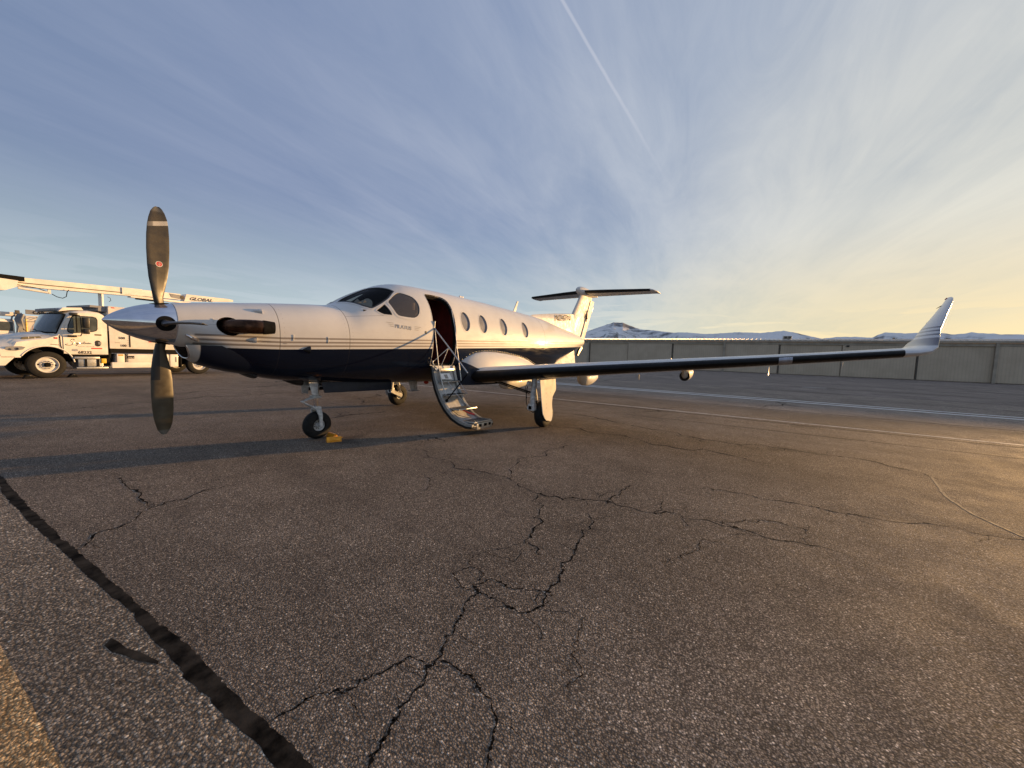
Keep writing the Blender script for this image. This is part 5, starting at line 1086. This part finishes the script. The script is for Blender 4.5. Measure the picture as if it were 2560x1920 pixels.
mb = MB(); mb.tube([(.02, .5, 1.79), (.05, .75, 1.86), (.10, 1.05, 1.84)], .012, 6); mb.build('wiper', MT['flat_black'], ws); mb = MB(); mb.tube([(-.05, 1.3, 1.80), (-.02, 1.55, 1.87), (.06, 1.85, 1.85)], .012, 6); mb.build('wiper', MT['flat_black'], ws)
mb = MB(); mb.prism([(.50, 2.58), (.62, 2.74), (1.12, 2.80), (1.18, 2.70), (.8, 2.66)], .12, Wd - .12); mb.build('roof_fairing', tw, T, smooth=False)
mb = MB(); mb.box(.44, .60, .30, Wd - .30, 2.60, 2.70, bev=.02); mb.build('sun_visor', MT['truck_grey'], T)
# side door: joint lines, window, handle, grab rails
door = MB(); door.prism([(.54, .95), (.54, 1.62), (.62, 1.98), (.76, 2.40), (.90, 2.50), (1.55, 2.50), (1.62, 2.40), (1.64, .95)], -.012, .01); dr = door.build('door', tw, T, smooth=False)
winp = [(.68, 1.86), (.72, 1.80), (.80, 1.775), (1.35, 1.86), (1.45, 1.90), (1.49, 1.98), (1.50, 2.32), (1.46, 2.41), (1.36, 2.44), (.86, 2.43), (.80, 2.36), (.71, 2.08)]
mb = MB(); mb.prism([((x - 1.1) * 1.06 + 1.1, (z - 2.1) * 1.08 + 2.1) for x, z in winp], -.019, -.012); wn = mb.build('door_window', MT['flat_black'], dr, smooth=False)
mb = MB(); mb.prism(winp, -.026, -.020); mb.build('pane', MT['truck_pane'], T, smooth=False)
mb = MB(); mb.box(.905, .935, -.032, -.026, 1.80, 2.43); mb.build('window_divider', MT['flat_black'], T)
mb = MB(); mb.prism(arc(1.50, 1.42, .085, 20, 200, 8) + arc(1.50, 1.34, .085, 200, 380, 8), -.022, -.013); mb.build('door_handle', MT['black'], T)
mb = MB(); mb.box(1.50, 1.60, -.030, -.023, 1.34, 1.44, bev=.002); mb.build('handle_grip', MT['truck_grey'], T)
mb = MB(); mb.box(1.42, 1.62, -.020, -.0125, 1.70, 1.76); mb.build('door_vent', MT['olive'], T)
mb = MB(); mb.box(1.30, 1.62, -.016, -.0125, 1.150, 1.195); mb.build('reflective_strip', MT['red'], T)
mb = MB(); mb.lathe([(0, .001), (0, .06), (.004, .06), (.004, .001)], (.84, -.018, 1.09), (0, 1, 0), 20)
for i, q in enumerate(mb.v): mb.v[i] = (.84 + (q[0] - .84) * 1.5, q[1], 1.09 + (q[2] - 1.09) * .75)
mb.build('maker_badge', MT['silver'], T)
mb = MB(); mb.box(.535, .545, -.0135, 0, .95, 1.62); mb.box(-.02, .54, .0, .006, 1.615, 1.625); mb.build('panel_joint', MT['dark_gap'], T)
mb = MB(); mb.tube([(.46, -.002, 1.66), (.47, -.002, 1.3), (.50, -.002, 1.1)], .013, 6); mb.build('hood_gap', MT['flat_black'], T)
mb = MB(); mb.tube([(.93, -.05, 1.66), (.93, -.30, 1.66), (.95, -.34, 1.75), (.93, -.34, 2.42), (.92, -.28, 2.46), (.92, -.02, 2.46)], .017, 8); mr = mb.build('mirror_arm', MT['black'], T)
mb = MB(); mb.box(.99, 1.15, -.46, -.24, 1.98, 2.40, bev=.03); mb.box(.99, 1.15, -.46, -.24, 1.74, 1.94, bev=.03); mb.build('mirror_head', MT['black'], mr); mb = MB(); mb.box(1.152, 1.156, -.44, -.26, 2.0, 2.38); mb.build('mirror_glass', MT['chrome'], mr)
mb = MB(); mb.box(.72, .92, -.20, .0, 2.46, 2.56, bev=.03); mb.build('marker_lamp_housing', MT['black'], T)
mb = MB(); mb.box(.66, .90, -.10, .0, 1.60, 1.68, bev=.02); mb.build('mirror_mount', MT['black'], T)
mb = MB(); mb.box(1.42, 1.80, .0, .012, .95, 2.62); mb.build('cab_corner', MT['truck_grey'], T) if False else None
# steps, fuel tank, frame rail
mb = MB(); mb.box(.80, 1.78, .0, .06, .86, .93); mb.build('frame_rail', MT['flat_black'], T)
mb = MB(); mb.box(.80, 1.52, -.06, .30, .74, .83, bev=.012); mb.build('upper_step', MT['alu'], T); mb = MB(); mb.box(.84, 1.76, -.08, .30, .34, .415, bev=.015); mb.build('lower_step', MT['alu'], T)
mb = MB(); mb.box(.92, 1.66, .02, .60, .42, .76, bev=.05); ft = mb.build('fuel_tank', MT['alu'], T); 
for x in (1.10, 1.46): q = MB(); q.box(x, x + .07, .0, .03, .42, .76); q.build('tank_strap', MT['flat_black'], ft)
mb = MB(); mb.box(1.58, 1.74, -.02, .20, .56, .76, bev=.03); mb.build('marker', MT['yellow'], T)
mb = MB(); mb.box(1.72, 1.95, .10, 2.2, .45, 1.05, bev=.05); mb.tube([(1.84, .08, 1.9), (1.84, .08, .8)], .07, 12); mb.build('exhaust_stack_box', MT['flat_black'], T)
mb = MB(); mb.box(-1.3, 7.2, .55, .75, .62, .92); mb.build('chassis_rail', MT['flat_black'], T); mb = MB(); mb.box(-1.3, 7.2, 1.6, 1.8, .62, .92); mb.build('chassis_rail', MT['flat_black'], T)
# tank body
mb = MB(); mb.box(1.86, 6.6, -.02, 2.38, 1.18, 2.96, bev=.02); tk = mb.build('tank_body', tw, T)
mb = MB(); mb.box(1.855, 2.05, -.024, -.020, 1.20, 2.9); mb.build('body_corner_panel', MT['white'], tk)
mb = MB(); mb.box(1.86, 6.6, -.03, 2.38, 1.00, 1.178); mb.build('subframe', MT['flat_black'], tk)
mb = MB(); mb.box(1.95, 2.05, -.028, -.0205, 2.88, 2.92); mb.build('marker_lamp', MT['red'], tk); mb = MB(); mb.box(3.14, 3.30, -.028, -.0205, 1.50, 1.56); mb.build('reflector', MT['red'], tk)
mb = MB(); mb.box(2.47, 2.52, -.026, -.0205, 1.26, 2.4); mb.build('level_gauge', MT['dark_letter'], tk)
mb = MB()
for i in range(14): mb.box(2.41 if i % 3 == 0 else 2.43, 2.47, -.0255, -.0205, 1.30 + i * .082, 1.308 + i * .082)
mb.build('gauge_ticks', MT['dark_letter'], tk, kind='stuff')
flat = lambda x0, z0, sx=1, sz=1, y=-.027: (lambda u, v, w: (x0 + u * sx, y, z0 + v * sz))
text('100', .13, flat(2.17, 1.275, 1.1), 'lettering', MT['dark_letter'], tk, bold=.004); text('500', .13, flat(2.13, 1.60, 1.1), 'lettering', MT['dark_letter'], tk, bold=.004); text('1000', .13, flat(2.05, 2.01, 1.1), 'lettering', MT['dark_letter'], tk, bold=.004); text('TYPE', .13, flat(2.55, 2.78, 1.1), 'lettering', MT['dark_letter'], tk, bold=.004)
mb = MB(); mb.box(2.02, 2.18, -.0255, -.0205, 1.43, 1.445); mb.build('small_print', MT['grey_letter'], tk)
# walkway plate over the cab
mb = MB(); mb.box(1.36, 1.90, .1, 2.2, 2.86, 2.94); mb.box(1.60, 1.90, .1, 2.2, 2.72, 2.86); mb.build('walkway', MT['truck_grey'], T)
# side lockers below the body
mb = MB(); mb.box(1.90, 3.85, -.03, .5, .36, .60, bev=.008); mb.box(2.06, 2.30, -.03, .5, .60, .96, bev=.008); mb.box(2.42, 3.85, -.03, .5, .60, .96, bev=.008); lk = mb.build('side_locker', tw, T)
mb = MB(); mb.box(2.38, 2.62, -.036, -.031, .76, .88); mb.build('label_plate', MT['dark_letter'], lk); text('ONLY', .075, flat(2.41, .775, 1.0, 1.0, -.038), 'lettering', tw, lk)
mb = MB(); mb.box(2.10, 2.26, -.036, -.031, .88, .94); mb.build('warning_label', MT['amber'], lk)
mb = MB(); mb.box(3.92, 4.22, -.03, .5, .38, .97, bev=.01); lk2 = mb.build('side_locker', tw, T); mb = MB(); mb.box(4.10, 4.16, -.036, -.031, .6, .85); mb.build('locker_handle', MT['truck_grey'], lk2)
mb = MB(); mb.box(4.34, 4.38, .0, .5, .34, .97); mb.build('mud_flap', MT['flat_black'], T); mb = MB(); mb.box(3.3, 3.34, -.04, -.02, 1.04, 1.10, bev=.008); mb.build('side_lamp', MT['gear_white'], T)
# wheels
def truck_wheel(x, y0, side):
    c = (x, y0, .51); mb = MB(); h = .13
    prof = [(-h, .30), (-h - .01, .36), (-h + .0, .44), (-h + .02, .49), (-h + .045, .508), (h - .045, .508), (h - .02, .49), (h, .44), (h + .01, .36), (h, .30)]
    mb.lathe(prof, c, (0, 1, 0), 48); t = mb.build('tyre', MT['rubber'], T, ang=30)
    mb = MB(); mb.lathe([(-h - .005, .305), (-h - .012, .29), (-h + .02, .275), (-h + .05, .255), (-h + .045, .20), (-h + .02, .17), (-h + .02, .085)], c, (0, 1, 0), 40)
    mb.build('rim', MT['white'], t, ang=35)
    mb = MB(); mb.lathe([(-h + .02, .09), (-h - .03, .085), (-h - .05, .06), (-h - .05, .001)], c, (0, 1, 0), 24); mb.build('hub', MT['flat_black'], t)
    mb = MB()
    for k in range(10):
        a = 2 * math.pi * k / 10; mb.lathe([(0, .017), (-.035, .015), (-.035, .001)], (x + math.cos(a) * .135, y0 - h + .02, .51 + math.sin(a) * .135), (0, 1, 0), 6)
    mb.build('wheel_nuts', MT['black'], t, kind='stuff')
    mb = MB(); mb.lathe([(0, .03), (-.003, .03), (-.003, .001)], (x - .215, y0 - h + .043, .53), (0, 1, 0), 12); mb.build('hand_hole', MT['flat_black'], t)
    mb = MB(); mb.lathe([(0, .03), (-.003, .03), (-.003, .001)], (x + .215, y0 - h + .043, .49), (0, 1, 0), 12); mb.build('hand_hole', MT['flat_black'], t)
truck_wheel(.12, .17, 1); truck_wheel(.12, Wd - .17, -1); truck_wheel(5.14, .17, 1); truck_wheel(5.14, Wd - .17, -1)
mb = MB(); mb.tube([(.12, .2, .51), (.12, 2.2, .51)], .07, 10); mb.build('axle', MT['flat_black'], T); mb = MB(); mb.tube([(5.14, .2, .51), (5.14, 2.2, .51)], .09, 10); mb.build('axle', MT['flat_black'], T)
# door lettering: a flowing hand-drawn word, fleet number
def stroke(pts, r=.006, n=10):
    P = [Vector((p[0], p[1], 0)) for p in pts]; o = []
    for i in range(len(P) - 1):
        a, b, c, d = P[max(i - 1, 0)], P[i], P[i + 1], P[min(i + 2, len(P) - 1)]
        for k in range(n):
            t = k / n; o.append(.5 * ((2 * b) + (c - a) * t + (2 * a - 5 * b + 4 * c - d) * t * t + (3 * b - a - 3 * c + d) * t**3))
    o.append(P[-1]); return [(p.x, -.0165, p.y) for p in o]
mb = MB()
mb.tube(stroke([(.84, 1.475), (.83, 1.52), (.78, 1.515), (.75, 1.46), (.79, 1.40), (.80, 1.34), (.74, 1.285), (.64, 1.28), (.60, 1.31), (.66, 1.33)]), .0105, 5)
mb.tube(stroke([(.82, 1.35), (.84, 1.39), (.85, 1.35), (.88, 1.34), (.92, 1.39), (.89, 1.375), (.88, 1.345), (.92, 1.35), (.93, 1.38), (.90, 1.27), (.88, 1.28), (.96, 1.35), (.965, 1.385), (.975, 1.35), (1.0, 1.385), (1.005, 1.35), (1.04, 1.36), (1.07, 1.39), (1.045, 1.37), (1.05, 1.35), (1.075, 1.355), (1.085, 1.36)]), .0075, 5)
mb.tube(stroke([(1.12, 1.44), (1.10, 1.36), (1.13, 1.35), (1.15, 1.385), (1.155, 1.355), (1.185, 1.385), (1.19, 1.355), (1.21, 1.36), (1.225, 1.395), (1.24, 1.385), (1.235, 1.355), (1.27, 1.37), (1.285, 1.39), (1.265, 1.38), (1.27, 1.355), (1.32, 1.37)]), .0075, 5); mb.tube(stroke([(1.085, 1.40), (1.15, 1.405)]), .004, 5)
mb.build('script_lettering', MT['grey_letter'], T)
text('FLIGHT SUPPORT', .042, flat(.93, 1.225, 1.25, 1, -.0155), 'lettering', MT['grey_letter'], T, spacing=1.25)
text('68232', .15, flat(.92, .955, 1.05, 1, -.0165), 'fleet_number', MT['dark_letter'], T, bold=.004)
fl = MB(); fl.box(.30, .40, -.003, .002, 1.51, 1.57); q = fl.build('flag_decal', MT['red'], T); q2 = MB(); q2.box(.30, .34, -.006, -.003, 1.54, 1.57); q2.build('flag_canton', MT['blue_letter'], T)
text('M2', .06, flat(.08, 1.30, 1.0, 1, .02), 'model_badge', MT['grey_letter'], T); mb = MB(); mb.prism([(.20, 1.29), (.44, 1.265), (.44, 1.285), (.22, 1.31)], -.005, .06); mb.build('badge_bar', MT['dark_gap'], T)
# boom
mb = MB(); mb.tube([(1.98, .9, 2.9), (1.98, .9, 3.52)], .085, 4); mb.build('boom_rest', tw, T)
bm_ = MB(); Yb0, Yb1 = .74, 1.04
def bar(mb, x0, x1, zb0, zt0, zb1, zt1, y0=Yb0, y1=Yb1): mb.prism([(x0, zb0), (x1, zb1), (x1, zt1), (x0, zt0)], y0, y1); return mb
bar(bm_, -1.6, 3.3, 3.36, 3.70, 3.58, 3.92); bm = bm_.build('boom', tw, T, smooth=False)
q = MB(); bar(q, 2.6, 4.75, 3.60, 3.88, 3.66, 3.94, .70, 1.08); q.build('boom_sleeve', tw, bm, smooth=False)
q = MB(); bar(q, 2.9, 5.2, 3.50, 3.60, 3.52, 3.60, .74, 1.04); q.build('inner_boom', tw, bm, smooth=False)
q = MB(); q.prism([(4.9, 3.60), (7.18, 3.90), (7.18, 4.0), (6.9, 4.02), (5.0, 3.97)], .70, 1.08); q.build('boom_end', tw, bm, smooth=False)
text('GLOBAL', .25, lambda u, v, w: (5.10 + u * 1.10, .692, 3.70 + v * .85 + u * .045), 'boom_lettering', MT['blue_letter'], bm, shear=.35, bold=.010)
q = MB(); bar(q, -1.6, 4.6, 3.50, 3.53, 3.72, 3.75, .715, .735); q.build('boom_rail', MT['dark_gap'], bm, smooth=False)
q = MB(); q.prism([(4.38, 3.72), (4.80, 3.68), (4.80, 3.88), (4.30, 3.90)], .685, .70); q.build('lamp_plate', MT['truck_grey'], bm); q = MB(); q.lathe([(0, .001), (0, .09), (.03, .10), (.03, .001)], (4.82, .675, 3.78), (0, 1, 0), 20); q.build('pivot_cap', MT['dark_gap'], bm)
q = MB(); q.box(3.1, 3.75, .66, .90, 3.44, 3.50, bev=.02); q.build('work_lamp', MT['flat_black'], bm)
q = MB(); q.box(-1.6, -.14, .70, 1.10, 3.70, 3.76); q.box(-1.6, -.14, .66, .70, 3.62, 3.79); q.build('hose_tray', MT['flat_black'], bm)
q = MB(); q.prism([(-2.2, 3.1), (-.62, 3.22), (-.35, 3.38), (-.3, 3.62), (-2.2, 3.7)], .62, 1.15); q.build('boom_knuckle', tw, bm, smooth=False)
q = MB(); q.tube([(-.30, .68, 3.36), (.42, .68, 3.30)], .045, 10); q.build('hydraulic_ram', tw, bm)
q = MB(); q.tube([(-.7, .66, 3.66), (-.45, .66, 3.50), (-.2, .66, 3.46), (.15, .66, 3.43), (.35, .66, 3.35), (.45, .66, 3.28)], .012, 6); q.build('hydraulic_hose', MT['flat_black'], bm)
q = MB(); q.tube([(.52, .66, 3.26), (.65, .66, 3.17), (.80, .66, 3.14), (.90, .66, 3.22), (.93, .66, 3.42), (.98, .66, 3.50)], .014, 6); q.build('hydraulic_hose', MT['flat_black'], bm)
q = MB(); q.box(.42, .50, .66, .72, 3.26, 3.42); q.build('hose_clamp', tw, bm)
q = MB(); q.tube([(2.12, .7, 3.40), (2.20, .7, 3.36), (2.22, .7, 3.25), (2.16, .7, 3.2)], .010, 6); q.build('cable_loop', MT['flat_black'], bm)
# wheel chocks under the front wheel
for dx in (-.52, .72):
    c = empty('truck_chock', tuple(T.matrix_world @ Vector((.12 + dx * .9, .10, 0))), 'black rubber chock wedged %s the front wheel of the de-icing truck' % ('ahead of' if dx < 0 else 'behind'), 'wheel chock', math.atan2(.947, 5.036), group='black chocks at the truck wheel')
    mb = MB(); mb.prism([(-.13, 0), (.13, 0), (.06 if dx > 0 else .02, .15), (-.02 if dx > 0 else -.06, .15)], -.1, .12); mb.build('chock_block', MT['flat_black'], c)
    mb = MB(); mb.tube([(-.04, -.10, .10), (0, -.13, .13), (.04, -.10, .10)], .009, 6); mb.build('rope_loop', MT['grey_letter'], c)

# ------------------------------------------------------------------ second truck, parked behind
T2 = empty('lift_truck', (.6, 24.0, 0), 'second white service truck with grey bucket lift, half hidden behind the front truck', 'truck', math.atan2(.5, 5))
mb = MB(); mb.box(-2.2, .28, 0, 2.3, 1.0, 2.40, bev=.08); cb = mb.build('cab', tw, T2)
mb = MB(); mb.box(-.22, .22, -.012, .0, 1.84, 2.26); mb.build('cab_window', MT['truck_pane'], cb); mb = MB(); mb.box(-.75, -.30, -.012, .0, 1.84, 2.26); mb.build('cab_window', MT['flat_black'], cb)
mb = MB(); mb.box(-2.2, .30, -.01, 2.3, 1.50, 1.62); mb.build('side_trim', MT['dark_gap'], cb)
mb = MB(); mb.box(-2.4, .55, .2, 1.1, 2.56, 2.74, bev=.02); bo = mb.build('boom', MT['truck_white'], T2); mb = MB(); mb.box(-1.2, -.35, .18, .2, 2.60, 2.68); mb.build('boom_decal', MT['amber'], bo)
mb = MB(); mb.box(.62, 3.2, .0, .05, 2.68, 2.90); bk = mb.build('capacity_board', MT['truck_grey'], T2); text('CAP. 5,350', .19, flat(.84, 2.72, 1.0, 1, -.012), 'lettering', MT['dark_letter'], bk, bold=.006)
mb = MB(); mb.box(.62, 3.2, .06, 2.0, 1.7, 2.62, bev=.03); mb.build('service_body', tw, T2)
mb = MB(); mb.box(.95, 1.12, .02, .055, 1.75, 2.42); mb.build('locker_recess', MT['dark_gap'], T2); mb = MB(); mb.box(1.3, 1.9, .02, .055, 1.85, 2.30); mb.build('window_panel', MT['truck_pane'], T2)
mb = MB(); mb.tube([(.62, -.02, 1.6), (.62, -.02, 2.45)], .03, 8); mb.build('yellow_post', MT['yellow'], T2)
mb = MB(); mb.tube([(.35, -.1, 1.5), (.35, -.1, 2.28), (1.5, -.1, 2.40)], .018, 6); mb.tube([(.70, -.05, 2.40), (.95, -.05, 2.55), (1.7, -.05, 2.52)], .014, 6); mb.build('guard_rail', MT['truck_grey'], T2)
mb = MB()
for i in range(5): mb.tube([(.40 + i * .03, -.06 - .03 * i, 2.66), (.30 + i * .035, -.08 - .03 * i, 2.4), (.38 + i * .03, -.1, 2.05), (.30 + i * .05, -.1, 1.6)], .05, 8)
mb.tube([(.30, -.04, 2.62), (.20, -.04, 2.50), (.17, -.04, 2.3)], .03, 8); mb.build('hose_bundle', MT['truck_grey'], T2)
mb = MB(); mb.box(.30, .44, -.05, .05, 2.66, 2.84, bev=.02); mb.build('hose_head', MT['dark_gap'], T2)
mb = MB(); mb.box(-2.2, 3.2, .2, 2.1, .55, 1.02); mb.build('chassis', MT['flat_black'], T2)
for x in (-1.1, 2.4):
    mb = MB(); mb.lathe([(-.12, .2), (-.13, .42), (-.08, .5), (.08, .5), (.12, .42), (.12, .2)], (x, .15, .5), (0, 1, 0), 32, cap=True); t = mb.build('tyre', MT['rubber'], T2)
    mb = MB(); mb.lathe([(-.14, .001), (-.14, .28), (-.125, .28)], (x, .15, .5), (0, 1, 0), 24); mb.build('rim', MT['white'], t)
bpy.context.view_layer.update()
for o in list(bpy.data.objects):
    if 'world' in o: del o['world']
